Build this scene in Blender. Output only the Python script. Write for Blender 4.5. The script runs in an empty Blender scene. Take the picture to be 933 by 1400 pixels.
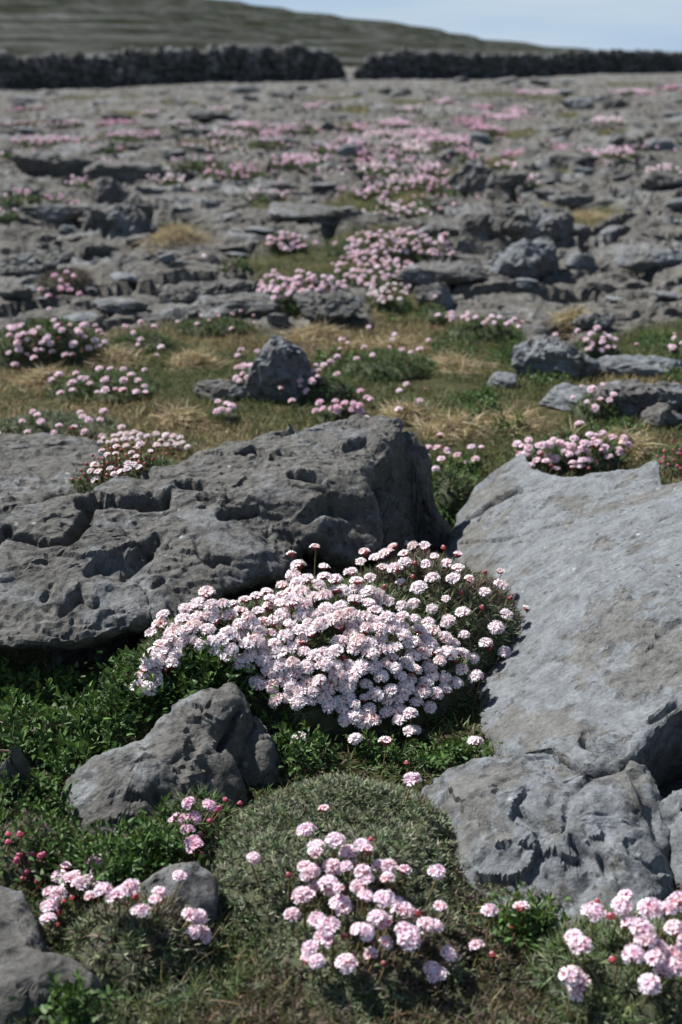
import bpy, bmesh, math, random
import numpy as np
from mathutils import Vector, Matrix, Euler
R = math.radians
sc = bpy.context.scene
COL = sc.collection
rng = np.random.default_rng(11)
random.seed(5)

# ------------------------------------------------------------------ camera, sky, sun, exposure
HC, PITCH, FPX, PW, PH = 0.75, 18.3, 1900.0, 933.0, 1400.0
cam = bpy.data.cameras.new('camera')
camo = bpy.data.objects.new('camera', cam); COL.objects.link(camo)
camo.location = (0, 0, HC); camo.rotation_euler = (R(90 - PITCH), 0, 0)
cam.sensor_fit = 'VERTICAL'; cam.sensor_height = 22.3
cam.lens = 22.3 * FPX / PH
cam.clip_start = 0.05; cam.clip_end = 6000
cam.dof.use_dof = True; cam.dof.focus_distance = 1.66; cam.dof.aperture_fstop = 4.3
sc.camera = camo

SUN_EL, SUN_AZ = 54.0, -62.0          # azimuth from +Y (view direction), negative = to the left
w = bpy.data.worlds.new("World"); sc.world = w; w.use_nodes = True
nt = w.node_tree; bg = nt.nodes['Background']
sky = nt.nodes.new('ShaderNodeTexSky'); sky.sky_type = 'NISHITA'; sky.sun_disc = False
sky.sun_elevation = R(SUN_EL); sky.sun_rotation = R(SUN_AZ); sky.air_density = 1.0; sky.dust_density = 0.4; sky.ozone_density = 2.0
tc = nt.nodes.new('ShaderNodeTexCoord'); mp = nt.nodes.new('ShaderNodeMapping')
mp.inputs['Scale'].default_value = (1.2, 1.2, 9.0)
ns = nt.nodes.new('ShaderNodeTexNoise'); ns.inputs['Scale'].default_value = 2.6; ns.inputs['Detail'].default_value = 6
cr = nt.nodes.new('ShaderNodeValToRGB'); cr.color_ramp.elements[0].position = 0.4; cr.color_ramp.elements[1].position = 0.72
cr.color_ramp.elements[0].color = (.88, .88, .88, 1); cr.color_ramp.elements[1].color = (1, 1, 1, 1)
mx = nt.nodes.new('ShaderNodeMixRGB'); cl = nt.nodes.new('ShaderNodeValToRGB'); cl.color_ramp.elements[0].position = .38; cl.color_ramp.elements[1].position = .68; cl.color_ramp.elements[0].color = (.42, .61, .86, 1); cl.color_ramp.elements[1].color = (.74, .84, .93, 1)
nt.links.new(tc.outputs['Generated'], mp.inputs['Vector']); nt.links.new(mp.outputs[0], ns.inputs['Vector'])
cs = nt.nodes.new('ShaderNodeVectorMath'); cs.operation = 'SCALE'; cs.inputs['Scale'].default_value = 9.2; nt.links.new(ns.outputs['Fac'], cl.inputs[0]); nt.links.new(cl.outputs[0], cs.inputs[0]); nt.links.new(cs.outputs[0], mx.inputs['Color2'])
sx = nt.nodes.new('ShaderNodeSeparateXYZ'); nt.links.new(tc.outputs['Generated'], sx.inputs[0])
mr = nt.nodes.new('ShaderNodeMapRange'); mr.inputs['From Min'].default_value = .0; mr.inputs['From Max'].default_value = .35; mr.inputs['To Min'].default_value = 1; mr.inputs['To Max'].default_value = .12
nt.links.new(sx.outputs['Z'], mr.inputs['Value']); mu = nt.nodes.new('ShaderNodeMath'); mu.operation = 'MULTIPLY'
nt.links.new(ns.outputs['Fac'], cr.inputs[0]); nt.links.new(cr.outputs[0], mu.inputs[0]); nt.links.new(mr.outputs[0], mu.inputs[1]); nt.links.new(mu.outputs[0], mx.inputs[0])
nt.links.new(sky.outputs[0], mx.inputs['Color1']); nt.links.new(mx.outputs[0], bg.inputs['Color'])
bg.inputs['Strength'].default_value = 0.052
sl = bpy.data.lights.new('sun', 'SUN'); sl.energy = 4.6; sl.angle = R(0.53); sl.color = (1, .98, .95)
so = bpy.data.objects.new('sun', sl); COL.objects.link(so)
SD = Vector((math.sin(R(SUN_AZ)) * math.cos(R(SUN_EL)), math.cos(R(SUN_AZ)) * math.cos(R(SUN_EL)), math.sin(R(SUN_EL))))
so.rotation_euler = SD.to_track_quat('Z', 'Y').to_euler(); so.location = (-20, 20, 30)
sc.view_settings.view_transform = 'Standard'; sc.view_settings.look = 'None'
sc.view_settings.exposure = 0.92; sc.view_settings.gamma = 1.0

# ------------------------------------------------------------------ noise
def _h(ix, iy, iz, s):
    h = (ix.astype(np.int64) * 374761393 + iy.astype(np.int64) * 668265263 + iz.astype(np.int64) * 2147483647 + s * 974634777) & 0xFFFFFFFF
    h = ((h ^ (h >> 13)) * 1274126177) & 0xFFFFFFFF
    h = ((h ^ (h >> 16)) * 2246822519) & 0xFFFFFFFF
    return (h ^ (h >> 15)).astype(np.float64) / 4294967295.0
TURN = np.array([[.7986, -.5325, .2804], [.6018, .7042, -.3766], [.0031, .4695, .8829]])
def vn(p, s=0):
    """smooth value noise, -1..1"""
    p = p @ TURN
    i = np.floor(p); f = p - i; u = f * f * f * (f * (f * 6 - 15) + 10); i = i.astype(np.int64)
    r = 0
    for a in (0, 1):
        wa = u[:, 0] if a else 1 - u[:, 0]
        for b in (0, 1):
            wb = u[:, 1] if b else 1 - u[:, 1]
            for c in (0, 1):
                wc = u[:, 2] if c else 1 - u[:, 2]
                r = r + wa * wb * wc * _h(i[:, 0] + a, i[:, 1] + b, i[:, 2] + c, s)
    return r * 2 - 1
ROT = np.array([[.8, .6, 0], [-.48, .64, .6], [.36, -.48, .8]])
def fbm(p, s=0, o=4, g=.5, ridge=False):
    a, r, t = 1., 0., 0.
    for k in range(o):
        n = vn(p, s + k * 7)
        r = r + a * ((1 - 2 * np.abs(n)) if ridge else n); t += a
        a *= g; p = (p @ ROT) * 2.03 + 3.1
    return r / t
def worley(p, s=0):
    """distance to nearest feature point (2D uses z layer 0)"""
    i = np.floor(p).astype(np.int64); best = np.full(len(p), 9.); 
    zr = (0,) if np.ptp(p[:, 2]) == 0 else (-1, 0, 1)
    for a in (-1, 0, 1):
        for b in (-1, 0, 1):
            for c in zr:
                j = i + np.array([a, b, c])
                q = j + np.stack([_h(j[:, 0], j[:, 1], j[:, 2], s + k) for k in (1, 2, 3)], 1)
                if len(zr) == 1: q[:, 2] = p[:, 2]
                best = np.minimum(best, ((q - p) ** 2).sum(1))
    return np.sqrt(best)
def facets(p, s=0, k=1.0):
    """piecewise flat chips: each cell of stone has its own tilt and level"""
    p = p + .22 * np.stack([vn(p * 2.3, s + 50), vn(p * 2.3, s + 51), vn(p * 2.3, s + 52)], 1)
    i = np.floor(p).astype(np.int64); best = np.full(len(p), 9.); val = np.zeros(len(p))
    for a in (-1, 0, 1):
        for b in (-1, 0, 1):
            for c in (-1, 0, 1):
                j = i + np.array([a, b, c]); h = [_h(j[:, 0], j[:, 1], j[:, 2], s + q) for q in range(1, 8)]
                d = p - (j + np.stack(h[:3], 1)); dd = (d ** 2).sum(1)
                v = (h[3] - .5) * 2 * d[:, 0] * k + (h[4] - .5) * 2 * d[:, 1] * k + (h[5] - .5) * 2 * d[:, 2] * k + (h[6] - .5) * .6
                m_ = dd < best; best = np.where(m_, dd, best); val = np.where(m_, v, val)
    return val
def crack(p, s=0):
    """distance to the joint between neighbouring blocks (flat)"""
    i = np.floor(p).astype(np.int64); f1 = np.full(len(p), 9.); f2 = np.full(len(p), 9.)
    for a in (-1, 0, 1):
        for b in (-1, 0, 1):
            j = i + np.array([a, b, 0]); qx = j[:, 0] + _h(j[:, 0], j[:, 1], j[:, 2], s + 1); qy = j[:, 1] + _h(j[:, 0], j[:, 1], j[:, 2], s + 2)
            d = np.hypot(qx - p[:, 0], qy - p[:, 1]); f2 = np.where(d < f1, f1, np.minimum(f2, d)); f1 = np.minimum(f1, d)
    return f2 - f1
def sst(a, b, x):
    t = np.clip((x - a) / (b - a), 0, 1); return t * t * (3 - 2 * t)
def p3(x, y, z=0.0, k=1.0):
    x = np.atleast_1d(np.asarray(x, float)); y = np.atleast_1d(np.asarray(y, float))
    return np.stack([x * k, y * k, np.zeros_like(x) + z], 1)

# ------------------------------------------------------------------ from photo position to place
CP, SP = math.cos(R(PITCH)), math.sin(R(PITCH))
def ray(px, py):
    u = (px - PW / 2) / FPX; v = -(py - PH / 2) / FPX
    return np.array([u, CP + v * SP, -SP + v * CP])
def P(px, py, z):
    d = ray(px, py); t = (z - HC) / d[2]
    return np.array([d[0] * t, d[1] * t, z])
def at_dist(px, py, dist):
    d = ray(px, py); t = dist / d[1]
    return np.array([d[0] * t, dist, HC + d[2] * t])
def inpoly(x, y, poly):
    r = np.zeros(len(x), bool); n = len(poly)
    for i in range(n):
        x1, y1 = poly[i][:2]; x2, y2 = poly[(i + 1) % n][:2]
        if y1 == y2: continue
        c = ((y1 > y) != (y2 > y)) & (x < (x2 - x1) * (y - y1) / (y2 - y1) + x1); r ^= c
    return r

# the wall's line: photo x, base y, top y, distance
WALL = [(-90, 125, 80, 40.), (0, 124, 79, 41.), (100, 122, 78, 42.), (150, 121, 73, 42.5), (215, 119, 67, 43.), (330, 116, 66, 45.), (430, 112, 68, 46.5), (467, 110, 74, 47.),
        (487, 110, 78, 47.5), (560, 110, 72, 49.), (640, 110, 75, 51.), (700, 109, 74, 53.), (730, 107, 78, 54.), (800, 103, 72, 57.), (880, 101, 73, 60.), (933, 100, 72, 62.), (1040, 99, 71, 66.)]
WU = np.array([at_dist(a, b, d)[0] / d for a, b, t, d in WALL]); WD = np.array([k[3] for k in WALL])
WZ = np.array([at_dist(a, b, d)[2] for a, b, t, d in WALL]); WT = np.array([at_dist(a, t, d)[2] for a, b, t, d in WALL])

# turf areas, outlined on the photo (x, y) and laid on the ground plane
def plan(poly, z=0.0): return [tuple(P(a, b, z)[:2]) for a, b in poly]
TURF = [plan(q) for q in [
    [(-500, 470), (0, 478), (60, 445), (200, 452), (265, 436), (400, 452), (500, 446), (520, 400), (560, 395), (600, 430), (690, 450), (720, 480), (780, 460), (845, 452), (960, 430), (1400, 420), (1400, 700), (640, 700), (560, 760), (-500, 760)],
    [(350, 352), (395, 332), (470, 342), (490, 368), (470, 385), (440, 400), (400, 440), (350, 420), (330, 385)],
    [(430, 268), (470, 255), (520, 262), (530, 282), (490, 296), (440, 290)],
    [(500, 262), (560, 240), (640, 212), (700, 208), (690, 228), (610, 245), (580, 262), (530, 300)],
    [(200, 320), (225, 303), (270, 300), (290, 318), (250, 332), (205, 330)],
    [(745, 300), (770, 282), (830, 278), (880, 290), (850, 306), (790, 318)],
    [(430, 320), (520, 308), (600, 318), (620, 345), (560, 365), (520, 400), (470, 380)],
    [(290, 355), (350, 345), (360, 365), (310, 368)],
    [(640, 245), (700, 240), (700, 252), (650, 255)],
    [(330, 262), (400, 262), (395, 280), (340, 282)],
    [(715, 232), (770, 228), (780, 240), (720, 244)],
    [(205, 196), (240, 190), (246, 202), (210, 205)], [(250, 186), (300, 183), (300, 192), (252, 194)],
]]
NEARSOIL = 2.42   # everything nearer than this between the rocks is soil under plants
FARBAND = [plan([(a - w_ * .5, b + h_ * .4), (a - w_ * .3, b - h_ * .5), (a + w_ * .35, b - h_ * .4), (a + w_ * .5, b + h_ * .3), (a, b + h_ * .5)]) for a, b, w_, h_ in
    [(60, 155, 70, 9), (165, 148, 70, 10), (240, 132, 70, 8), (330, 118, 120, 4), (450, 132, 110, 9), (560, 140, 90, 9), (620, 118, 120, 7), (680, 128, 130, 9), (760, 118, 60, 9),
     (740, 142, 60, 8), (600, 160, 80, 7), (860, 115, 90, 6), (690, 175, 90, 9), (580, 205, 90, 9), (130, 122, 160, 5), (380, 145, 110, 7), (520, 122, 130, 6), (300, 200, 120, 8), (760, 132, 120, 6), (900, 150, 80, 6), (650, 232, 110, 14), (500, 165, 120, 6), (770, 158, 40, 8), (840, 178, 50, 9), (220, 172, 90, 6), (120, 185, 80, 7), (480, 150, 60, 6)]]
def turf(x, y):
    """1 on turf or soil, 0 on bare limestone"""
    x = np.atleast_1d(x).astype(float); y = np.atleast_1d(y).astype(float)
    k = np.clip(y * .012, .02, .6)
    q = p3(x, y, 0, 1); wx = x + k * vn(q * 3.1 / np.clip(y / 4, 1, 6)[:, None], 3) ; wy = y + k * 2 * vn(q * 3.1 / np.clip(y / 4, 1, 6)[:, None], 4)
    m = np.zeros(len(x), bool)
    for pl in TURF: m |= inpoly(wx, wy, pl)
    for pl in FARBAND: m |= inpoly(wx, wy, pl)
    m |= (y < NEARSOIL)
    return m.astype(float)
def turf_soft(x, y):
    return (turf(x, y) * 2 + turf(x + .03, y) + turf(x - .03, y) + turf(x, y + .05) + turf(x, y - .05)) / 6
def terr(x, y, mask=None):
    x = np.atleast_1d(x).astype(float); y = np.atleast_1d(y).astype(float)
    u = np.clip(x / np.maximum(y, .5), -1.2, 1.2)
    dw = np.interp(u, WU, WD); zw = np.interp(u, WU, WZ)
    t = np.clip((y - 6) / (dw - 6), 0, 1.0)
    z = zw * t
    z = np.where(y > dw, zw - (y - dw) * .002, z)
    m = turf_soft(x, y) if mask is None else mask
    q = p3(x, y)
    small = .008 * fbm(q * 9, 21, 3) + .014 * fbm(q * 2.5, 22, 2)
    n = fbm(q * np.array([.85, 1.25, 1]), 31, 4, .55) + .35 * fbm(q * 4.2, 37, 3, .5)
    st = .16; fl = np.floor(n / st); fr = n / st - fl
    ter = (fl + sst(.80, .97, fr)) * st
    rid = fbm(q * 3.2, 41, 4, .5, True)
    big = fbm(q * .22, 47, 2)
    amp = sst(2.6, 5, y)
    wq = q * np.array([1.0, 1.7, 1]) + .25 * np.stack([vn(q * 1.3, 61), vn(q * 1.3, 62), np.zeros(len(q))], 1)
    grike = 1 - sst(.015, .07, crack(wq, 63)); wq2 = q * np.array([2.6, 3.9, 1]); grike2 = 1 - sst(.02, .09, crack(wq2, 67))
    rock = (.095 * ter + .030 * facets(q * np.array([1.0, 1.7, 1]), 53) - .11 * grike - .04 * grike2 + .012 * rid + .007 * fbm(q * 14, 51, 3, .55, True) + .017 * facets(q * np.array([3.4, 5.0, 1]), 55) + .006 * facets(q * np.array([9, 13, 1.]), 57) * (1 - .85 * sst(9, 18, y))) * amp + .10 * big * sst(8, 20, y)
    rock = rock * np.clip(1 - sst(30, 60, y) * .4, 0, 1)
    return z + small + (rock + .02 * amp) * (1 - m) + (.05 * n * amp - .012 * amp) * m + .1 * big * sst(8, 20, y) * m * .9
_cache = {}
def hit(px, py, lift=0.0, extra=None):
    """where the line through this point of the photo meets the ground (raised by lift)"""
    d = ray(px, py)
    ds = np.concatenate([np.arange(.7, 3, .01), np.geomspace(3, 70, 500)])
    t = ds / d[1]; X = d[0] * t; Z = HC + d[2] * t
    S = terr(X, ds) + lift
    if extra is not None: S = np.maximum(S, extra(X, ds) + lift)
    b = np.where(Z <= S)[0]
    k = b[0] if len(b) else len(ds) - 1
    if k > 0:
        g0, g1 = Z[k - 1] - S[k - 1], Z[k] - S[k]; a = g0 / (g0 - g1 + 1e-9); a = min(max(a, 0), 1)
        yy = ds[k - 1] + (ds[k] - ds[k - 1]) * a
    else: yy = ds[0]
    tt = yy / d[1]
    return np.array([d[0] * tt, yy, HC + d[2] * tt])
def proj(p):
    dy = p[1]; dz = p[2] - HC
    dep = dy * CP - dz * SP; v = dy * SP + dz * CP
    return PW / 2 + FPX * p[0] / dep, PH / 2 - FPX * v / dep, dep

# ------------------------------------------------------------------ materials
def newmat(name):
    m = bpy.data.materials.new(name); m.use_nodes = True
    n = m.node_tree; return m, n, n.nodes['Principled BSDF'], n.links
def node(n, t, **kw):
    o = n.nodes.new(t)
    for k, v in kw.items():
        if k in o.inputs: o.inputs[k].default_value = v
        else: setattr(o, k, v)
    return o
def ramp(n, a, b, ca, cb, mid=None):
    r = n.nodes.new('ShaderNodeValToRGB'); e = r.color_ramp.elements
    e[0].position, e[1].position = a, b; e[0].color = (*ca, 1); e[1].color = (*cb, 1)
    if mid: x = e.new(mid[0]); x.color = (*mid[1], 1)
    return r
def rock_nodes(n, links, pale, dark, cover, fine=1.0, patch=5.0, bump=1.0, soft=.12):
    geo = node(n, 'ShaderNodeNewGeometry')
    def noise(scale, detail=6, rough=.6, dist=0.):
        t = node(n, 'ShaderNodeTexNoise', Scale=scale, Detail=detail, Roughness=rough, Distortion=dist); links.new(geo.outputs['Position'], t.inputs['Vector']); return t
    big = noise(patch, 12, .74, .1)
    r1 = ramp(n, .5 - cover, .5 + soft - cover, dark, pale, None); links.new(big.outputs['Fac'], r1.inputs[0])
    mid = noise(38 * fine, 8, .7); r2 = ramp(n, .3, .75, (.55, .54, .53), (1.3, 1.3, 1.3)); links.new(mid.outputs['Fac'], r2.inputs[0])
    m1 = node(n, 'ShaderNodeMixRGB', blend_type='MULTIPLY', Fac=1.0); links.new(r1.outputs[0], m1.inputs[1]); links.new(r2.outputs[0], m1.inputs[2])
    gr = noise(210 * fine, 4, .7); r5 = ramp(n, .32, .68, (.72, .72, .72), (1.22, 1.22, 1.22)); links.new(gr.outputs['Fac'], r5.inputs[0])
    m1b = node(n, 'ShaderNodeMixRGB', blend_type='MULTIPLY', Fac=1.0); links.new(m1.outputs[0], m1b.inputs[1]); links.new(r5.outputs[0], m1b.inputs[2]); m1 = m1b
    vd = node(n, 'ShaderNodeTexVoronoi', Scale=75 * fine); links.new(geo.outputs['Position'], vd.inputs['Vector']); r6 = ramp(n, .10, .26, (.5, .48, .45), (1, 1, 1)); links.new(vd.outputs['Distance'], r6.inputs[0])
    gk = noise(11, 4); r7 = ramp(n, .48, .56, (0, 0, 0), (1, 1, 1)); links.new(gk.outputs['Fac'], r7.inputs[0])
    m1c = node(n, 'ShaderNodeMixRGB', blend_type='MULTIPLY'); links.new(r7.outputs[0], m1c.inputs[0]); links.new(m1.outputs[0], m1c.inputs[1]); links.new(r6.outputs[0], m1c.inputs[2]); m1 = m1c
    # pale lichen flecks
    vo = node(n, 'ShaderNodeTexVoronoi', Scale=34 * fine); links.new(geo.outputs['Position'], vo.inputs['Vector'])
    lk = noise(7, 3); r3 = ramp(n, .0, .13, (1, 1, 1), (0, 0, 0)); links.new(vo.outputs['Distance'], r3.inputs[0])
    r4 = ramp(n, .50, .56, (0, 0, 0), (.9, .9, .9)); links.new(lk.outputs['Fac'], r4.inputs[0])
    mm = node(n, 'ShaderNodeMath', operation='MULTIPLY'); links.new(r3.outputs[0], mm.inputs[0]); links.new(r4.outputs[0], mm.inputs[1])
    m2 = node(n, 'ShaderNodeMixRGB'); m2.inputs[2].default_value = (.42, .43, .42, 1); links.new(mm.outputs[0], m2.inputs[0]); links.new(m1.outputs[0], m2.inputs[1])
    # relief
    f1 = noise(120 * fine, 8, .68); f2 = noise(22 * fine, 6, .6, .3)
    pit = node(n, 'ShaderNodeTexVoronoi', Scale=60 * fine, feature='SMOOTH_F1'); links.new(geo.outputs['Position'], pit.inputs['Vector'])
    rp = ramp(n, .0, .45, (0, 0, 0), (1, 1, 1)); links.new(pit.outputs['Distance'], rp.inputs[0])
    inv = node(n, 'ShaderNodeInvert'); links.new(r1.outputs['Alpha'], inv.inputs[1])
    dk = ramp(n, .5 - cover, .5 + soft - cover, (1, 1, 1), (.25, .25, .25)); links.new(big.outputs['Fac'], dk.inputs[0])
    a1 = node(n, 'ShaderNodeMath', operation='MULTIPLY'); links.new(rp.outputs[0], a1.inputs[0]); links.new(dk.outputs[0], a1.inputs[1])
    a2 = node(n, 'ShaderNodeMath', operation='MULTIPLY_ADD'); a2.inputs[1].default_value = .8; links.new(f1.outputs['Fac'], a2.inputs[0]); links.new(a1.outputs[0], a2.inputs[2])
    a3 = node(n, 'ShaderNodeMath', operation='MULTIPLY_ADD'); a3.inputs[1].default_value = 2.0; links.new(f2.outputs['Fac'], a3.inputs[0]); links.new(a2.outputs[0], a3.inputs[2])
    # the pale skin stands a little proud of the rough weathered stone
    a4 = node(n, 'ShaderNodeMath', operation='MULTIPLY_ADD'); a4.inputs[1].default_value = -1.0; links.new(dk.outputs[0], a4.inputs[0]); links.new(a3.outputs[0], a4.inputs[2])
    bp = node(n, 'ShaderNodeBump', Strength=min(.85 * bump, 1.), Distance=.0055 / fine); links.new(a4.outputs[0], bp.inputs['Height'])
    return m2, bp, geo
def rock_mat(name, pale, dark, cover, fine=1., patch=5., bump=1., soft=.12):
    m, n, b, l = newmat(name)
    c, bp, g = rock_nodes(n, l, pale, dark, cover, fine, patch, bump, soft)
    l.new(c.outputs[0], b.inputs['Base Color']); l.new(bp.outputs[0], b.inputs['Normal'])
    b.inputs['Roughness'].default_value = .88; b.inputs['Specular IOR Level'].default_value = .25
    return m
M_SLAB = rock_mat('pale_limestone', (.158, .169, .178), (.130, .129, .122), .05, 1., 7.5, 1.0, .03)
M_ROCK = rock_mat('grey_limestone', (.150, .153, .153), (.108, .104, .095), -.02, 1., 9., 1.3, .07)
M_MID = rock_mat('weathered_limestone', (.185, .195, .20), (.115, .111, .102), .0, .8, 6, 1.5, .08)
M_WALLS = rock_mat('wall_stone', (.21, .215, .22), (.08, .08, .075), 0, .3, 2., 1.0)
# ground: limestone or soil by the attribute "soil"
m, n, b, l = newmat('limestone_pavement')
c, bp, g = rock_nodes(n, l, (.190, .195, .193), (.128, .122, .110), -.01, .45, 1.6, 1.8, .08)
at = node(n, 'ShaderNodeAttribute', attribute_name='soil')
sn = node(n, 'ShaderNodeTexNoise', Scale=9., Detail=8, Roughness=.7); l.new(g.outputs['Position'], sn.inputs['Vector'])
sr = ramp(n, .35, .7, (.030, .028, .014), (.14, .105, .055), (.55, (.055, .055, .025))); l.new(sn.outputs['Fac'], sr.inputs[0])
mxx = node(n, 'ShaderNodeMixRGB'); l.new(at.outputs['Fac'], mxx.inputs[0]); l.new(c.outputs[0], mxx.inputs[1]); l.new(sr.outputs[0], mxx.inputs[2])
l.new(mxx.outputs[0], b.inputs['Base Color']); l.new(bp.outputs[0], b.inputs['Normal']); b.inputs['Roughness'].default_value = .92
b.inputs['Specular IOR Level'].default_value = .05
M_GROUND = m
def attr_mat(name, trans=0.0, rough=.6, spec=.3, mult=None):
    m, n, b, l = newmat(name)
    a = node(n, 'ShaderNodeAttribute', attribute_name='col')
    l.new(a.outputs['Color'], b.inputs['Base Color'])
    b.inputs['Roughness'].default_value = rough; b.inputs['Specular IOR Level'].default_value = spec
    if trans:
        t = node(n, 'ShaderNodeBsdfTranslucent'); l.new(a.outputs['Color'], t.inputs['Color'])
        ms = node(n, 'ShaderNodeMixShader', Fac=trans); ou = n.nodes['Material Output']
        l.new(b.outputs[0], ms.inputs[1]); l.new(t.outputs[0], ms.inputs[2]); l.new(ms.outputs[0], ou.inputs['Surface'])
    return m
M_LEAF = attr_mat('thrift_leaves', .12, .65, .25)
M_GRASS = attr_mat('grass_blades', .25, .6, .25)
M_SHRUB = attr_mat('glossy_leaves', .15, .55, .3)
M_PETAL = attr_mat('petals', .28, .7, .15)
M_CALYX = attr_mat('bracts', .1, .6, .3)
M_HILL, n, b, l = newmat('terraced_hill')
g = node(n, 'ShaderNodeNewGeometry'); mpn = node(n, 'ShaderNodeMapping'); mpn.inputs['Scale'].default_value = (.012, .02, .9); l.new(g.outputs['Position'], mpn.inputs[0])
n1 = node(n, 'ShaderNodeTexNoise', Scale=2.2, Detail=12, Roughness=.72); l.new(mpn.outputs[0], n1.inputs['Vector'])
r1 = ramp(n, .42, .58, (.022, .027, .017), (.088, .091, .086), (.5, (.038, .041, .033))); l.new(n1.outputs['Fac'], r1.inputs[0])
n2 = node(n, 'ShaderNodeTexNoise', Scale=.35, Detail=8, Roughness=.75); l.new(g.outputs['Position'], n2.inputs['Vector'])
r2 = ramp(n, .40, .62, (.45, .45, .45), (1.5, 1.5, 1.5)); l.new(n2.outputs['Fac'], r2.inputs[0])
mm = node(n, 'ShaderNodeMixRGB', blend_type='MULTIPLY', Fac=1.); l.new(r1.outputs[0], mm.inputs[1]); l.new(r2.outputs[0], mm.inputs[2])
l.new(mm.outputs[0], b.inputs['Base Color']); b.inputs['Roughness'].default_value = 1.; b.inputs['Specular IOR Level'].default_value = 0.
bb = node(n, 'ShaderNodeBump', Strength=.7, Distance=1.); l.new(n2.outputs['Fac'], bb.inputs['Height']); l.new(bb.outputs[0], b.inputs['Normal'])
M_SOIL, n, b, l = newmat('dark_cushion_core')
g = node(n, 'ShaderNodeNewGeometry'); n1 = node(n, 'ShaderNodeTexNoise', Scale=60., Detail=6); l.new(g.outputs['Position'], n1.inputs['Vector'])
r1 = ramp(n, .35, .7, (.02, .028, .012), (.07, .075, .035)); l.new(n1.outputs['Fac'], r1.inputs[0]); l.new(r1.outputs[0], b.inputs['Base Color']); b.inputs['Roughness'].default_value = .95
M_TWIG, n, b, l = newmat('brown_bark')
b.inputs['Base Color'].default_value = (.10, .06, .04, 1); b.inputs['Roughness'].default_value = .8

# ------------------------------------------------------------------ mesh building
def mesh_np(name, V, F, mats, col=None, smooth=False, fm=None, fattr=None):
    me = bpy.data.meshes.new(name)
    V = np.ascontiguousarray(V, dtype=np.float32); F = np.ascontiguousarray(F, dtype=np.int32)
    k = F.shape[1]
    me.vertices.add(len(V)); me.vertices.foreach_set('co', V.ravel())
    me.loops.add(F.size); me.loops.foreach_set('vertex_index', F.ravel())
    me.polygons.add(len(F)); me.polygons.foreach_set('loop_start', np.arange(0, F.size, k, dtype=np.int32))
    me.polygons.foreach_set('loop_total', np.full(len(F), k, dtype=np.int32))
    me.update(calc_edges=True)
    if col is not None:
        a = me.color_attributes.new('col', 'FLOAT_COLOR', 'POINT')
        cc = np.ones((len(V), 4), np.float32); cc[:, :3] = col; a.data.foreach_set('color', cc.ravel())
    if fattr is not None:
        a = me.attributes.new(fattr[0], 'FLOAT', 'POINT'); a.data.foreach_set('value', np.asarray(fattr[1], np.float32))
    for m_ in (mats if isinstance(mats, (list, tuple)) else [mats]): me.materials.append(m_)
    if fm is not None: me.polygons.foreach_set('material_index', np.asarray(fm, np.int32))
    me.polygons.foreach_set('use_smooth', np.full(len(F), smooth))
    me.update(); return me
def link(name, me, parent=None, loc=None):
    o = bpy.data.objects.new(name, me); COL.objects.link(o)
    if parent is not None: o.parent = parent
    if loc is not None: o.location = loc
    return o
def tag(o, label=None, cat=None, group=None, kind=None):
    for k, v in (('label', label), ('category', cat), ('group', group), ('kind', kind)):
        if v: o[k] = v
    return o
def thing(name, loc, label=None, cat=None, group=None):
    o = bpy.data.objects.new(name, None); COL.objects.link(o); o.location = loc; o.empty_display_size = .02
    return tag(o, label, cat, group)
def vnormals(V, F):
    N = np.zeros_like(V)
    a, b_, c_ = V[F[:, 0]], V[F[:, 1]], V[F[:, 2]]
    fn = np.cross(b_ - a, (V[F[:, 3]] if F.shape[1] == 4 else c_) - a)
    for k in range(F.shape[1]): np.add.at(N, F[:, k], fn)
    return N / (np.linalg.norm(N, axis=1, keepdims=True) + 1e-12)

# ------------------------------------------------------------------ ground sheet
near = np.arange(-4, .6, .2); mid1 = np.arange(.6, 2.4, .02)
ys = [2.4]
while ys[-1] < 75: ys.append(ys[-1] * 1.0046)
while ys[-1] < 3000: ys.append(ys[-1] * 1.1)
Y = np.concatenate([near, mid1, ys]); NU = 330
u = np.linspace(-1, 1, NU); ex = 1 + np.geomspace(.03, 8, 14)
U = np.concatenate([-ex[::-1], u, ex])
hw = .30 * np.clip(Y, 1.2, None) + .12
GX = U[None, :] * hw[:, None]; GY = np.repeat(Y[:, None], len(U), 1)
gx, gy = GX.ravel(), GY.ravel()
msk = turf_soft(gx, gy)
gz = terr(gx, gy, msk)
# hollows under the overhanging stones
HOL = [(P(90, 850, 0), .38, .14, .11), (P(330, 800, 0), .16, .12, .05), (P(610, 690, 0), .10, .22, .09), (P(905, 1050, 0), .07, .08, .09)]
for c0, rx, ry, dp in HOL: gz -= dp * np.exp(-((gx - c0[0]) / rx) ** 2 - ((gy - c0[1]) / ry) ** 2)
nr, nc = GX.shape
idx = np.arange(nr * nc).reshape(nr, nc)
F = np.stack([idx[:-1, :-1], idx[:-1, 1:], idx[1:, 1:], idx[1:, :-1]], -1).reshape(-1, 4)
V = np.stack([gx, gy, gz], 1)
me = mesh_np('ground', V, F, M_GROUND, smooth=True, fattr=('soil', msk)); me.set_sharp_from_angle(angle=R(32))
tag(link('ground', me), 'rough grey limestone pavement with turf between the rocks', None, None, 'structure')
GZ = gz.reshape(nr, nc); GM = msk.reshape(nr, nc)
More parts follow.
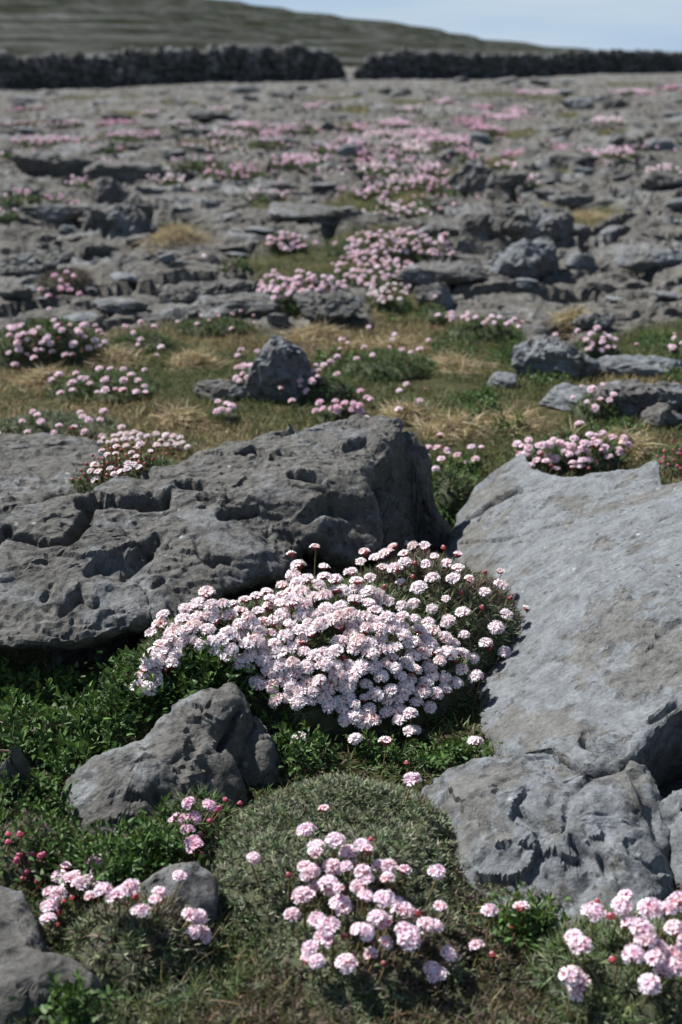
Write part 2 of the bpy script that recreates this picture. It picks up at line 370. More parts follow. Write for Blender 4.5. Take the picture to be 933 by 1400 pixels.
def _look(A, x, y):
    x = np.atleast_1d(x).astype(float); y = np.clip(np.atleast_1d(y).astype(float), Y[0], Y[-1] - 1e-6)
    fy = np.interp(y, Y, np.arange(len(Y))); j = np.minimum(fy.astype(int), len(Y) - 2); fy = fy - j
    fu = np.interp(x / (hw[j] * (1 - fy) + hw[j + 1] * fy), U, np.arange(len(U))); i = np.minimum(fu.astype(int), len(U) - 2); fu = fu - i
    return (A[j, i] * (1 - fu) + A[j, i + 1] * fu) * (1 - fy) + (A[j + 1, i] * (1 - fu) + A[j + 1, i + 1] * fu) * fy
def gz_at(x, y): return _look(GZ, x, y)
terr_exact = terr
def terr(x, y, mask=None): return _look(GZ, x, y)
def turf(x, y): return (_look(GM, x, y) > .5).astype(float)

# ------------------------------------------------------------------ hill
th = np.linspace(-.75, .75, 320); rr = np.geomspace(85, 1400, 150)
sil_px = [-900, -300, 0, 150, 280, 350, 420, 500, 560, 600, 650, 700, 760, 820, 900, 1800]
sil_py = [-70, -60, -45, -25, -4, 6, 17, 27, 34, 42, 52, 58, 64, 71, 76, 78]
TT, RR = np.meshgrid(th, rr)
pxs = PW / 2 + TT * FPX * 1.0
el = np.interp(pxs, sil_px, [(72 - v) / FPX * CP ** 2 * 1.02 for v in sil_py])
s = np.clip((np.log(RR) - math.log(85)) / (math.log(520) - math.log(85)), 0, 1)
q = np.stack([TT.ravel() * 6, np.log(RR.ravel()) * 2.5, np.zeros(TT.size)], 1)
wob = fbm(q, 71, 4).reshape(TT.shape)
base = -.5
angle0 = (-.012)
e = angle0 + (el - angle0) * (s ** .8) + wob * .0016 * np.sin(np.pi * s)
zz = HC + e * np.minimum(RR, 520)
stp = 2.2; kk = zz + wob * 1.2; fr = kk / stp - np.floor(kk / stp)
zz = zz + (sst(.55, .95, fr) - fr) * stp * .55 * sst(.15, .5, s)
zz = np.where(RR > 520, zz - (RR - 520) * .03, zz)
zz = np.where(RR < 100, np.minimum(zz, -1.2), zz)
V = np.stack([(TT * RR).ravel(), RR.ravel(), zz.ravel()], 1)
nr, nc = TT.shape; idx = np.arange(nr * nc).reshape(nr, nc)
F = np.stack([idx[:-1, :-1], idx[:-1, 1:], idx[1:, 1:], idx[1:, :-1]], -1).reshape(-1, 4)
tag(link('hill', mesh_np('hill', V, F, M_HILL, smooth=True)), 'long terraced limestone hill sloping down to the right beyond the stone wall', None, None, 'structure')

# ------------------------------------------------------------------ rocks
def rbf(pts, z):
    pts = np.asarray(pts, float); n_ = len(pts)
    d = np.linalg.norm(pts[:, None] - pts[None], axis=2)
    K = np.where(d > 0, d * d * np.log(d + 1e-12), 0) + np.eye(n_) * 1e-4
    Pm = np.hstack([np.ones((n_, 1)), pts]); A = np.block([[K, Pm], [Pm.T, np.zeros((3, 3))]])
    s_ = np.linalg.solve(A, np.concatenate([z, np.zeros(3)]))
    def f(q):
        dd = np.linalg.norm(q[:, None] - pts[None], axis=2)
        return np.where(dd > 0, dd * dd * np.log(dd + 1e-12), 0) @ s_[:n_] + s_[n_] + q @ s_[n_ + 1:]
    return f
def segdist(x, y, pl):
    best = np.full(len(x), 1e9)
    for (ax, ay), (bx, by) in zip(pl[:-1], pl[1:]):
        vx, vy = bx - ax, by - ay; L = vx * vx + vy * vy + 1e-12
        t = np.clip(((x - ax) * vx + (y - ay) * vy) / L, 0, 1)
        best = np.minimum(best, np.hypot(x - ax - t * vx, y - ay - t * vy))
    return best
def slab(name, outline, inner, zbot, mat, res, label, cat='rock', group=None, carve=(), under=.03, bevel=.02, amp=1., pits=.0, seed=1, face=None, steps=.0, chip=1., deep=.8):
    """a bedded stone: outline and inner are (photo x, photo y, height) points of its upper surface"""
    B = np.array([P(*p) for p in outline]); I = np.array([P(*p) for p in inner]) if inner else np.zeros((0, 3))
    allp = np.vstack([B, I]); f = rbf(allp[:, :2], allp[:, 2])
    # resample outline
    Bc = np.vstack([B, B[:1]]); seg = np.linalg.norm(np.diff(Bc[:, :2], axis=0), axis=1); L = np.concatenate([[0], np.cumsum(seg)])
    nb = int(L[-1] / res); tt = np.linspace(0, L[-1], nb, endpoint=False)
    bx = np.interp(tt, L, Bc[:, 0]); by = np.interp(tt, L, Bc[:, 1])
    ctr = B[:, :2].mean(0); X = np.stack([bx, by], 1)
    cov = np.cov((X - ctr).T); ev, evec = np.linalg.eigh(cov); ax = evec[:, 1]; hl = (math.sqrt(ev[1]) - math.sqrt(ev[0])) * 1.2
    tp = np.clip((X - ctr) @ ax, -hl, hl); C = ctr + tp[:, None] * ax
    out = X - C; ol = np.linalg.norm(out, axis=1, keepdims=True); od = out / (ol + 1e-9)
    # smooth the outline a little then roughen it
    jag = (.010 * fbm(p3(bx, by, seed) * 22, seed, 4, .6) + .016 * fbm(p3(bx, by, seed) * 7, seed + 5, 2)) * amp
    X = X + od * jag[:, None]; out = X - C
    nt_ = int(max(ol.mean() / res, 6)); ts = np.linspace(0, 1, nt_)
    rings = []
    for t in ts:
        q = C + out * t
        z = f(q); dist = (1 - t) * ol[:, 0]
        z = z - bevel * np.exp(-dist / bevel * 1.6) * .8
        rings.append(np.stack([q[:, 0], q[:, 1], z], 1))
    ztop = rings[-1][:, 2]
    zb = gz_at(X[:, 0], X[:, 1]) - .05 if zbot is None else np.full(nb, zbot)
    hgt = float(np.mean(np.maximum(ztop - zb, .01))); ns_ = int(max(hgt / res, 5))
    un = under * (0.6 + .8 * (.5 + .5 * vn(p3(X[:, 0], X[:, 1], seed + 3) * 6, 8)))
    for s_ in np.linspace(0, 1, ns_ + 1)[1:]:
        o_ = .006 * np.sin(min(s_ * 5, math.pi)) - un * sst(.03, .6, np.float64(s_))
        q = X + od * (o_[:, None] if np.ndim(o_) else o_)
        rings.append(np.stack([q[:, 0], q[:, 1], ztop + (zb - ztop) * s_], 1))
    V = np.concatenate(rings); nrg = len(rings)
    idx = np.arange(nrg * nb).reshape(nrg, nb); nx = np.roll(idx, -1, 1)
    F = np.stack([idx[:-1], idx[1:], nx[1:], nx[:-1]], -1).reshape(-1, 4)
    # orientation: want outward
    N = vnormals(V, F)
    top = np.arange(len(V)) < nt_ * nb
    if N[top][:, 2].mean() < 0: F = F[:, ::-1]; N = -N
    cu = nt_ * nb
    q = V.copy(); e_ = .006
    na = int(nt_ * .55) * nb; Q = V[:na, :2]
    gx_ = (f(Q + [e_, 0]) - f(Q - [e_, 0])) / (2 * e_); gy_ = (f(Q + [0, e_]) - f(Q - [0, e_])) / (2 * e_)
    NA = np.stack([-gx_, -gy_, np.ones(na)], 1); NA /= np.linalg.norm(NA, axis=1, keepdims=True); wa = (1 - sst(.6, 1., np.arange(na) / na))[:, None]
    N[:na] = NA * wa + N[:na] * (1 - wa); N[:na] /= np.linalg.norm(N[:na], axis=1, keepdims=True)
    k = amp
    disp0 = facets(q * np.array([5.5, 7, 8.]), seed + 89) * .015 * chip + facets(q * np.array([13, 13, 18.]), seed + 91) * .009 * chip + facets(q * 34., seed + 95) * .0038 * chip + facets(q * 80., seed + 97) * .0014 * chip
    disp = disp0 + k * (.014 * fbm(q * 7, seed + 11, 3) + .010 * fbm(q * 19, seed + 13, 4, .55) + .006 * fbm(q * 34, seed + 17, 4, .55, True))
    if pits:
        wv = worley(q * np.array([26, 26, 20.]) + .5 * vn(q * 60, 5)[:, None], seed + 2); gate = sst(.0, .45, fbm(q * 8, seed + 29, 2))
        disp -= pits * (1 - sst(.12, .42, wv)) * (gate * .8 + .2)
        wv = worley(q * 60. + .4 * vn(q * 90, 5)[:, None], seed + 4)
        disp -= pits * .4 * (1 - sst(.1, .5, wv)) * gate
    if steps:
        n_ = fbm(q * np.array([5, 9, 9.]), seed + 37, 4, .55); st = .22; fl = np.floor(n_ / st); fr = n_ / st - fl
        disp += steps * 1.5 * ((fl + sst(.84, .97, fr)) * st) / .22
    inner_fall = 1.0
    V = V + N * (disp * inner_fall)[:, None]
    if carve:
        dy = V[:, 1]; dz = V[:, 2] - HC; dep_ = dy * CP - dz * SP; vx = PW / 2 + FPX * V[:, 0] / dep_; vy = PH / 2 - FPX * (dy * SP + dz * CP) / dep_
        W_ = (V @ ROT) * 27 + 1.1 * np.stack([vn(V * 16 + 5, 90), vn(V * 16 + 9, 91), vn(V * 16 + 2, 92)], 1); wobn = vn(W_, seed + 61)
        cm = np.zeros(len(V))
        for pl, wdt, dep in carve:
            cm = np.maximum(cm, 1 - sst(wdt * 1.0 + 1, wdt * 1.2 + 5, segdist(vx, vy, pl)))
            d = segdist(vx, vy, pl) + wobn * min(wdt, 9) * .4
            V = V - (.65 * N + np.array([0, .0, .35])) * (dep * deep * (1 - sst(.40 * wdt, wdt * 1.1, d)) * (np.arange(len(V)) < cu + nb * 3))[:, None]
    if carve:   # wear the walls of the cracks and holes smooth
        G = V.reshape(nrg, nb, 3); cg = cm.reshape(nrg, nb, 1)
        for _ in range(1):
            A = G.copy(); A[1:-1] = (G[:-2] + G[2:] + np.roll(G, 1, 1)[1:-1] + np.roll(G, -1, 1)[1:-1]) / 4
            G = G * (1 - .7 * cg) + A * .7 * cg
        V = G.reshape(-1, 3)
    loc = np.array([ctr[0], ctr[1], float(np.min(zb))])
    me = mesh_np(name, V - loc, F, mat, smooth=True); me.set_sharp_from_angle(angle=R(34))
    o = link(name, me, None, loc); tag(o, label, cat, group); return o

slab('limestone_slab', [(-170, 722, .17), (0, 690, .17), (100, 667, .17), (200, 634, .165), (300, 610, .165), (350, 592, .17), (440, 571, .175), (500, 564, .18), (546, 566, .18), (548, 588, .165), (524, 612, .165), (508, 640, .16),
      (500, 668, .15), (512, 696, .125), (518, 722, .105), (470, 742, .095), (400, 742, .10), (385, 762, .11), (330, 785, .112), (262, 812, .108), (205, 832, .105), (100, 866, .10), (0, 862, .10), (-170, 850, .10)],
     [(200, 700, .155), (100, 715, .155), (350, 680, .155), (450, 640, .165), (100, 775, .125), (250, 765, .125), (350, 735, .13), (0, 770, .13), (-60, 770, .13), (430, 700, .14), (460, 610, .17), (300, 650, .16)],
     -.03, M_ROCK, .0032, 'biggest dark grey limestone slab with hollowed top, behind the white flower mound', seed=3, under=.17, bevel=.016, amp=.6, pits=.004, steps=.0022, chip=.45,
     carve=[([(112, 687), (150, 684), (185, 686), (215, 680), (226, 680)], 8, .05), ([(196, 693), (228, 690)], 5, .03), ([(-10, 740), (12, 722)], 9, .045), ([(22, 732), (60, 742), (92, 738), (118, 712), (122, 702)], 7, .04), ([(168, 645), (200, 648)], 5, .03), ([(180, 640), (205, 642)], 4, .025),
            ([(248, 661), (278, 664)], 5, .03), ([(325, 617), (350, 614), (372, 626)], 4, .035), ([(305, 705), (348, 699)], 6, .04), ([(122, 782), (140, 765), (175, 770), (215, 735)], 8, .02), ([(140, 775), (165, 790), (205, 755)], 8, .015), ([(398, 648), (425, 652), (440, 656)], 5, .03),
            ([(418, 708), (440, 690), (475, 700)], 12, .02), ([(275, 678), (292, 682)], 4, .03), ([(375, 622), (420, 618)], 1.6, .012), ([(380, 592), (450, 585)], 1.4, .01), ([(85, 835), (110, 812), (130, 825)], 8, .02), ([(268, 735), (275, 755), (290, 770)], 6, .015), ([(475, 612), (500, 600), (520, 615)], 8, .02), ([(60, 820), (70, 800)], 5, .012), ([(210, 800), (225, 792)], 5, .012)])
slab('limestone_slab', [(-160, 585, .09), (0, 594, .10), (70, 592, .10), (132, 600, .10), (150, 622, .11), (120, 655, .12), (60, 676, .13), (0, 690, .13), (-160, 720, .13)], [(0, 640, .12), (70, 640, .115)],
     -.03, M_ROCK, .005, 'low grey limestone slab behind the left end of the biggest slab', seed=8, amp=.7, under=.02, pits=.002, steps=.002, chip=.4)
slab('limestone_slab', [(612, 735, -.02), (622, 700, .0), (650, 662, .035), (690, 632, .08), (717, 617, .10), (726, 634, .094), (748, 641, .10), (800, 648, .12), (845, 641, .14), (880, 634, .155), (897, 624, .17), (901, 630, .166), (906, 656, .152), (960, 645, .18), (1180, 630, .24),
      (1200, 900, .22), (1000, 935, .11), (933, 962, .088), (885, 1005, .072), (850, 1040, .058), (800, 1033, .052), (760, 1012, .047), (690, 1025, .02), (655, 985, .0), (635, 900, -.02), (615, 800, -.03)],
     [(700, 800, .045), (800, 800, .10), (900, 800, .14), (720, 950, .038), (820, 930, .072), (760, 700, .085), (850, 720, .135), (680, 720, .045)],
     -.12, M_SLAB, .0036, 'broad pale smooth limestone slab tilted beside the right of the white flower mound', seed=17, deep=1.5, under=.05, bevel=.008, amp=.34, pits=.0012, steps=.0010, chip=.12,
     carve=[([(640, 708), (665, 694), (690, 680), (706, 668)], 3, .014), ([(630, 742), (690, 738), (740, 722), (786, 712)], 1.1, .006), ([(668, 690), (690, 676), (712, 671)], 3.5, .012), ([(668, 722), (676, 714)], 6, .003), ([(735, 705), (770, 672)], 6, .002),
            ([(880, 775), (890, 783)], 3, .008), ([(960, 690), (925, 700), (890, 718), (860, 720), (838, 718)], 1.5, .004), ([(654, 712), (660, 700)], 1.2, .006), ([(855, 988), (862, 992)], 5, .004), ([(800, 1012), (820, 1020), (850, 1022)], 8, .012), ([(820, 990), (850, 984)], 1.2, .004), ([(890, 985), (925, 960)], 3, .01),
            ([(900, 870), (930, 850)], 5, .004), ([(812, 636), (870, 632)], 1, .003)])
slab('boulder', [(588, 1052, 0.022), (640, 1030, 0.040), (700, 1020, 0.051), (760, 1014, 0.056), (815, 1046, 0.051), (885, 1031, 0.061), (903, 1080, 0.053), (918, 1130, 0.031), (938, 1195, 0.006), (905, 1255, 0.012), (820, 1288, 0.012), (740, 1272, 0.012), (680, 1235, 0.012),
      (640, 1205, 0.010), (612, 1140, 0.012), (592, 1095, 0.014)],
     [(690, 1070, 0.053), (740, 1090, 0.053), (830, 1090, 0.059), (870, 1090, 0.056), (700, 1150, 0.031), (760, 1150, 0.037), (860, 1160, 0.038), (780, 1210, 0.012), (690, 1190, 0.012), (775, 1130, 0.042)],
     -.08, M_SLAB, .003, 'pale grey cracked boulder in the lower right corner above the pink thrift', seed=23, deep=.4, under=.0, bevel=.018, amp=.5, pits=.002, steps=.0015, chip=.55,
     carve=[([(835, 1035), (822, 1048), (800, 1070), (780, 1090), (774, 1110), (772, 1130)], 3.2, .02), ([(713, 1110), (722, 1118), (738, 1128)], 5, .03), ([(748, 1132), (768, 1134)], 4, .016), ([(782, 1148), (795, 1160), (800, 1168)], 7, .03), ([(665, 1065), (680, 1045), (690, 1030)], 1.3, .008),
            ([(690, 1080), (680, 1068)], 1.2, .006), ([(822, 1172), (828, 1190)], 6, .025), ([(793, 1216), (806, 1210)], 5, .02), ([(650, 1182), (690, 1176)], 3, .006), ([(778, 1112), (840, 1114)], 3, .006), ([(850, 1162), (885, 1140)], 2.5, .012), ([(860, 1180), (870, 1195)], 4, .012), ([(750, 1195), (756, 1205)], 6, .02),
            ([(640, 1150), (670, 1130), (700, 1140)], 4, .01), ([(705, 1215), (740, 1205)], 3, .01), ([(870, 1060), (890, 1110), (900, 1150), (925, 1180)], 7, .014)])
slab('boulder', [(884, 1090, .04), (905, 1072, .055), (940, 1066, .06), (1010, 1080, .06), (1040, 1200, .02), (975, 1215, .01), (938, 1195, .01), (915, 1140, .02)], [(950, 1110, .055), (960, 1160, .035)], -.08, M_SLAB, .004,
     'shaded grey boulder cut off by the right edge beside the cracked boulder', seed=29, under=.0, chip=.5, amp=.6, pits=.003, steps=.002, carve=[([(905, 1085), (915, 1110), (925, 1150)], 3, .01)])
slab('boulder', [(84, 1152, -0.010), (80, 1095, 0.000), (98, 1055, 0.020), (150, 1016, 0.043), (200, 990, 0.055), (232, 957, 0.066), (275, 941, 0.074), (320, 934, 0.074), (332, 955, 0.069), (322, 985, 0.058), (312, 1010, 0.047), (318, 1035, 0.039), (336, 1062, 0.023), (292, 1092, 0.012), (250, 1118, 0.000), (205, 1132, -0.005), (140, 1166, -0.015)],
     [(200, 1045, 0.045), (260, 1000, 0.064), (150, 1090, 0.023), (240, 1070, 0.035), (290, 960, 0.072), (290, 1040, 0.043)],
     -.08, M_MID, .003, 'wedge shaped grey boulder with chipped face between leafy shrub and grey-green cushion', seed=31, deep=.55, under=.0, bevel=.010, amp=.45, pits=.0015, steps=.0015, chip=.5,
     carve=[([(212, 1086), (222, 1098), (226, 1118)], 4.5, .03), ([(222, 1086), (242, 1096)], 4, .02), ([(172, 1086), (178, 1094), (190, 1090)], 3, .016), ([(235, 1042), (248, 1032)], 2.2, .015), ([(230, 972), (238, 980)], 3, .012), ([(254, 1000), (260, 998)], 2, .01), ([(186, 1040), (205, 1034)], 3, .01), ([(285, 965), (289, 960)], 2.5, .01), ([(262, 1026), (270, 1022)], 2.5, .01), ([(281, 1035), (288, 1028)], 1.5, .008), ([(330, 965), (318, 985), (312, 1005), (300, 1022)], 5, .035)])
slab('boulder', [(336, 962, 0.040), (355, 975, 0.042), (374, 1012, 0.034), (370, 1040, 0.020), (350, 1058, 0.008), (326, 1042, 0.016), (322, 1012, 0.028)], [(348, 1005, 0.036)], -.06, M_MID, .003,
     'small broken piece split off the right side of the wedge shaped boulder', seed=37, under=.0, amp=.4, bevel=.01, steps=.002, chip=.4)
slab('limestone_slab', [(-90, 1190, .03), (0, 1200, .035), (30, 1207, .035), (42, 1240, .035), (55, 1286, .03), (98, 1296, .03), (130, 1316, .03), (128, 1345, .02), (104, 1366, .01), (70, 1400, .0), (30, 1440, -.01), (-90, 1450, .0)], [(20, 1300, .034), (-40, 1300, .035), (60, 1340, .028)],
     -.06, M_ROCK, .003, 'dark grey flat rock in the bottom left corner of the picture', seed=41, under=.0, bevel=.010, amp=.35, pits=.001, steps=.0015, chip=.3, carve=[([(60, 1390), (72, 1368), (100, 1352)], 4, .014)])
slab('limestone_slab', [(186, 1208, .02), (212, 1186, .034), (270, 1168, .046), (290, 1188, .042), (282, 1236, .02), (242, 1250, .01), (206, 1236, .01)], [(240, 1208, .038)], -.05, M_ROCK, .003,
     'small smooth grey rock left of the grey-green cushion under a lone pink flower', seed=43, under=.0, bevel=.012, amp=.3, chip=.4)
slab('boulder', [(-60, 1010, .04), (0, 1018, .07), (38, 1028, .06), (48, 1060, .035), (42, 1090, .0), (0, 1110, -.01), (-60, 1110, .0)], [(0, 1055, .065)], -.06, M_ROCK, .004, 'dark rounded rock at left edge among the leafy shrub', seed=47, under=.0, chip=.4, amp=.4)

slab('boulder', [(500, 650, .10), (542, 600, .135), (572, 625, .115), (592, 668, .05), (594, 712, .0), (568, 748, -.04), (520, 748, .02)], [(545, 650, .09), (545, 700, .05)], -.1, M_ROCK, .004,
     'dark shaded block under the right end of the biggest slab beside the gap', seed=53, under=-.02, chip=.5, amp=.6, bevel=.012, pits=.003, steps=.003)

# boulders further off, each with its own faces
def ico(level):
    bm = bmesh.new(); bmesh.ops.create_icosphere(bm, subdivisions=level, radius=1.0)
    V = np.array([v.co[:] for v in bm.verts]); F = np.array([[v.index for v in f.verts] for f in bm.faces]); bm.free(); return V / np.linalg.norm(V, axis=1, keepdims=True), F
ICO = {k: ico(k) for k in (1, 2, 3, 4, 5)}
def boulder_mesh(name, sx, sy, sz, seed, level, mat, rough=1., peak=None, nf=11):
    D, F = ICO[level]; r_ = np.random.default_rng(seed)
    n_ = r_.normal(size=(nf, 3)); n_ /= np.linalg.norm(n_, axis=1, keepdims=True); n_[:, 2] *= .8
    n_ = np.vstack([n_, [[0, 0, 1]], [[r_.uniform(-.4, .4), r_.uniform(-.4, .4), .9]]]); n_ /= np.linalg.norm(n_, axis=1, keepdims=True)
    d0 = np.concatenate([r_.uniform(.62, .98, nf), [.8, .72]])
    dots = D @ n_.T; rad = np.where(dots > .05, d0 / np.maximum(dots, .05), 9)
    s_ = 34.; sm = -np.log(np.exp(-s_ * rad).sum(1)) / s_
    V = D * np.minimum(sm, 1.25)[:, None] if level < 3 else D * np.clip(sm, .3, 1.2)[:, None]
    sc_ = np.array([sx, sy, sz]); mn = min(sx, sz * 1.4)
    if peak is not None:
        t = sst(-.2, 1., V[:, 2]); V[:, 0] = V[:, 0] * (1 - .62 * t) + peak * t * .6; V[:, 1] = V[:, 1] * (1 - .3 * t)
    V = V * sc_
    if level >= 3:
        N = vnormals(V, F); k = 1 / mn; off = seed * 1.7
        V = V + N * (mn * rough * (.10 * facets(V * k * 2.2 + off, seed + 71) + .035 * facets(V * k * 6 + off, seed + 73) + .10 * fbm(V * k * 1.6 + off, seed, 3) + .055 * fbm(V * k * 5 + off, seed + 3, 3, .55, True) + .02 * fbm(V * k * 14 + off, seed + 5, 2)))[:, None]
        w_ = worley(V * k * 2.6 + off, seed + 9); V = V - N * (mn * rough * .08 * (1 - sst(.1, .45, w_)))[:, None]
    me = mesh_np(name, V, F, mat, smooth=level >= 3)
    if level >= 3: me.set_sharp_from_angle(angle=R(30))
    return me
def boulder(px, py, wpx, hpx, label, name='boulder', dr=.75, rz=0., seed=1, level=4, mat=None, peak=None, rough=1., group=None, tilt=0., nf=11):
    """px, py: middle of its foot in the photo; wpx, hpx: its size there"""
    p = hit(px, py); dep = proj(p)[2]; sx = wpx / FPX * dep / 2; 
    depth = sx * dr; ang = math.atan2(HC - p[2], p[1])
    full = hpx * .9 / FPX * dep
    hz = max((full - 2 * depth * math.sin(ang) * .62) / math.cos(ang), .45 * full)
    sz = hz * .62
    me = boulder_mesh(name, sx * 1.12, depth * 1.1, sz * 1.15, seed, level, mat or M_MID, rough, peak, nf)
    o = link(name, me); o.location = (p[0], p[1] + depth * .8, float(gz_at(np.array([p[0]]), np.array([p[1] + depth * .5]))[0]) + hz - sz * 1.05)
    o.rotation_euler = (0, R(tilt), R(rz)); tag(o, label, 'rock', group); return o
BL = [
 (384, 548, 78, 108, 'pointed grey rock standing upright in the turf behind the biggest slab', dict(peak=-.05, seed=4, dr=.6, level=5, tilt=4, mat=M_SLAB)),
 (303, 549, 60, 36, 'squat block-shaped grey rock just left of the pointed upright rock', dict(seed=9, dr=.6)),
 (765, 517, 126, 66, 'large pale rock with a split top in the turf at right', dict(seed=12, dr=.55, level=5, peak=-.25, mat=M_SLAB)),
 (790, 558, 110, 42, 'low pale slab in the turf just in front of the split pale rock', dict(seed=15, dr=.6, mat=M_SLAB)),
 (888, 514, 110, 34, 'long flat-topped pale slab at right edge beside the split pale rock', dict(seed=16, dr=.5, mat=M_SLAB)),
 (890, 572, 116, 60, 'rugged dark grey rock at right edge below the long flat slab', dict(seed=19, dr=.6, level=5)),
 (905, 584, 56, 42, 'small pointed grey rock leaning on the rugged rock at right edge', dict(seed=22, peak=.0)),
 (690, 530, 46, 24, 'small flat grey rock at the end of the pale dry grass', dict(seed=25, mat=M_SLAB)),
 (450, 444, 94, 42, 'grey blunt rock at the far edge of the turf, below the pink row', dict(seed=26, dr=.7, level=5)),
 (376, 444, 30, 18, 'tiny grey rock left of the blunt rock at the turf edge', dict(seed=27)),
 (320, 436, 112, 36, 'wide grey slab beneath the dark humped boulder', dict(seed=28, dr=.6)),
 (290, 408, 106, 42, 'dark humped boulder in shade, left of the pink rows', dict(seed=33, dr=.6, level=5)),
 (596, 420, 42, 40, 'small black-sided rock with pink flowers before it', dict(seed=34)),
 (722, 384, 102, 64, 'big pale-topped boulder in front of the round dark one', dict(seed=35, dr=.6, level=5, mat=M_SLAB)),
 (727, 332, 92, 52, 'round dark boulder behind the pale-topped boulder', dict(seed=36, dr=.6, level=5)),
 (660, 330, 56, 46, 'pale block wedged left of the round dark boulder', dict(seed=38)),
 (612, 326, 66, 26, 'low dark slab left of the pale wedged block', dict(seed=39)),
 (896, 372, 92, 28, 'long flat pale slab at the right edge of the rough pavement', dict(seed=42, dr=.5, mat=M_SLAB)),
 (652, 262, 66, 50, 'sharp peaked rock on the pavement right of the green turf tongue', dict(seed=44, peak=-.2, level=5)),
 (692, 262, 50, 28, 'dark knobbly lump right of the sharp peaked rock', dict(seed=46)),
 (790, 284, 62, 22, 'wide pale slab above the straw patch at right', dict(seed=48, dr=.6)),
 (775, 226, 74, 22, 'flat pale slab beyond the sharp peaked rock, right of centre', dict(seed=51)),
 (155, 318, 92, 48, 'largest grey boulder of the pile on the left pavement', dict(seed=52, dr=.6, level=5)),
 (150, 285, 44, 38, 'pointed boulder on the back of the left pile', dict(seed=53, peak=-.1)),
 (188, 300, 32, 40, 'dark upright boulder at the right end of the left pile', dict(seed=56)),
 (128, 350, 44, 24, 'small dark stone below the left boulder pile', dict(seed=57)),
 (75, 306, 94, 26, 'thin flat shelf of rock left of the boulder pile', dict(seed=58, dr=.5)),
 (45, 374, 92, 38, 'rounded knobbly boulder near left edge below the flat shelf', dict(seed=59, level=5)),
 (72, 243, 112, 36, 'long low boulder with raised right end at far left', dict(seed=62, dr=.5, level=5)),
 (180, 252, 100, 32, 'flat wide boulder right of the long low boulder', dict(seed=63, dr=.5)),
 (280, 167, 48, 18, 'lone dark boulder far out on the left, near the wall', dict(seed=64)),
 (155, 430, 68, 24, 'dished grey rock above the left turf flowers', dict(seed=65)),
 (820, 452, 52, 30, 'grey stone at the back of the right turf, above the split rock', dict(seed=66)),
 (515, 350, 64, 16, 'flat pale stone among the middle pink flowers', dict(seed=67)),
 (415, 300, 100, 26, 'wide sloping slab left of the green turf hollow', dict(seed=68, dr=.7)),
 (870, 206, 30, 22, 'small upright pale stone leaning at far right', dict(seed=69, tilt=-20)),
 (848, 200, 30, 20, 'small rounded pale stone beside the leaning stone at far right', dict(seed=70)),
 (600, 395, 100, 30, 'dark low ledge rock above the small black-sided rock', dict(seed=71)),
 (905, 262, 70, 30, 'dark broken ledge on the pavement at the right edge', dict(seed=72)),
 (400, 420, 60, 20, 'half-buried grey stone under the lower pink row', dict(seed=73)),
]
for a in BL: boulder(a[0], a[1], a[2], a[3], a[4], **a[5])

ORD = ['first', 'second', 'third', 'fourth', 'fifth', 'sixth', 'seventh', 'eighth', 'ninth', 'tenth', 'eleventh', 'twelfth', 'thirteenth', 'fourteenth', 'fifteenth', 'sixteenth', 'seventeenth', 'eighteenth', 'nineteenth', 'twentieth',
       'twenty-first', 'twenty-second', 'twenty-third', 'twenty-fourth', 'twenty-fifth', 'twenty-sixth', 'twenty-seventh', 'twenty-eighth']
def rows_label(items, bands, fmt):
    """items: (px, py, object, adjective); labels each by its row below the wall and its place from the left"""
    for bi, (lo, hi) in enumerate(bands):
        r_ = sorted([i for i in items if lo <= i[1] < hi and 0 <= i[0] <= PW], key=lambda i: i[0])
        for k, i in enumerate(r_): i[2]['label'] = fmt(i[3], ORD[min(k, 27)], ORD[bi])
    for i in items:
        if 'label' not in i[2]: bpy.data.objects.remove(i[2])
items = []
taken = [(a[0], a[1] - a[3] / 2, a[2] / 2, a[3] / 2) for a in BL]
r_ = np.random.default_rng(77); tries = 0
while len(items) < 135 and tries < 4000:
    tries += 1
    py = 112 + 330 * r_.random() ** 1.5; px = r_.uniform(-20, 953)
    p = hit(px, py)
    if turf(np.array([p[0]]), np.array([p[1]]))[0] > .5: continue
    s_ = 12 + 34 * ((py - 100) / 330) ** .8 * r_.random() + 22 * r_.random() ** 3
    s_ = min(s_, 60)
    if any(abs(px - t[0]) < t[2] * .9 + s_ * .35 and abs(py - t[1]) < t[3] + s_ * .2 for t in taken): continue
    flat = r_.random() < .7
    h_ = s_ * (r_.uniform(.16, .28) if flat else r_.uniform(.4, .6))
    taken.append((px, py - h_ / 2, s_ / 2, h_ / 2))
    o = boulder(px, py, s_, h_, None, name='pavement_stone', dr=r_.uniform(.5, .8), seed=200 + len(items), level=3, rough=.9, nf=6, mat=(M_SLAB if r_.random() < .5 else M_MID), group='loose grey stones scattered over the limestone pavement', rz=r_.uniform(-30, 30), tilt=r_.uniform(-8, 8))
    items.append((px, py, o, ('flat' if flat else 'lumpy')))
rows_label(items, [(100, 128), (128, 150), (150, 180), (180, 215), (215, 260), (260, 310), (310, 370), (370, 460)], lambda adj, k, b_: f'{adj} grey stone, {k} from left in {b_} row of loose stones below wall')

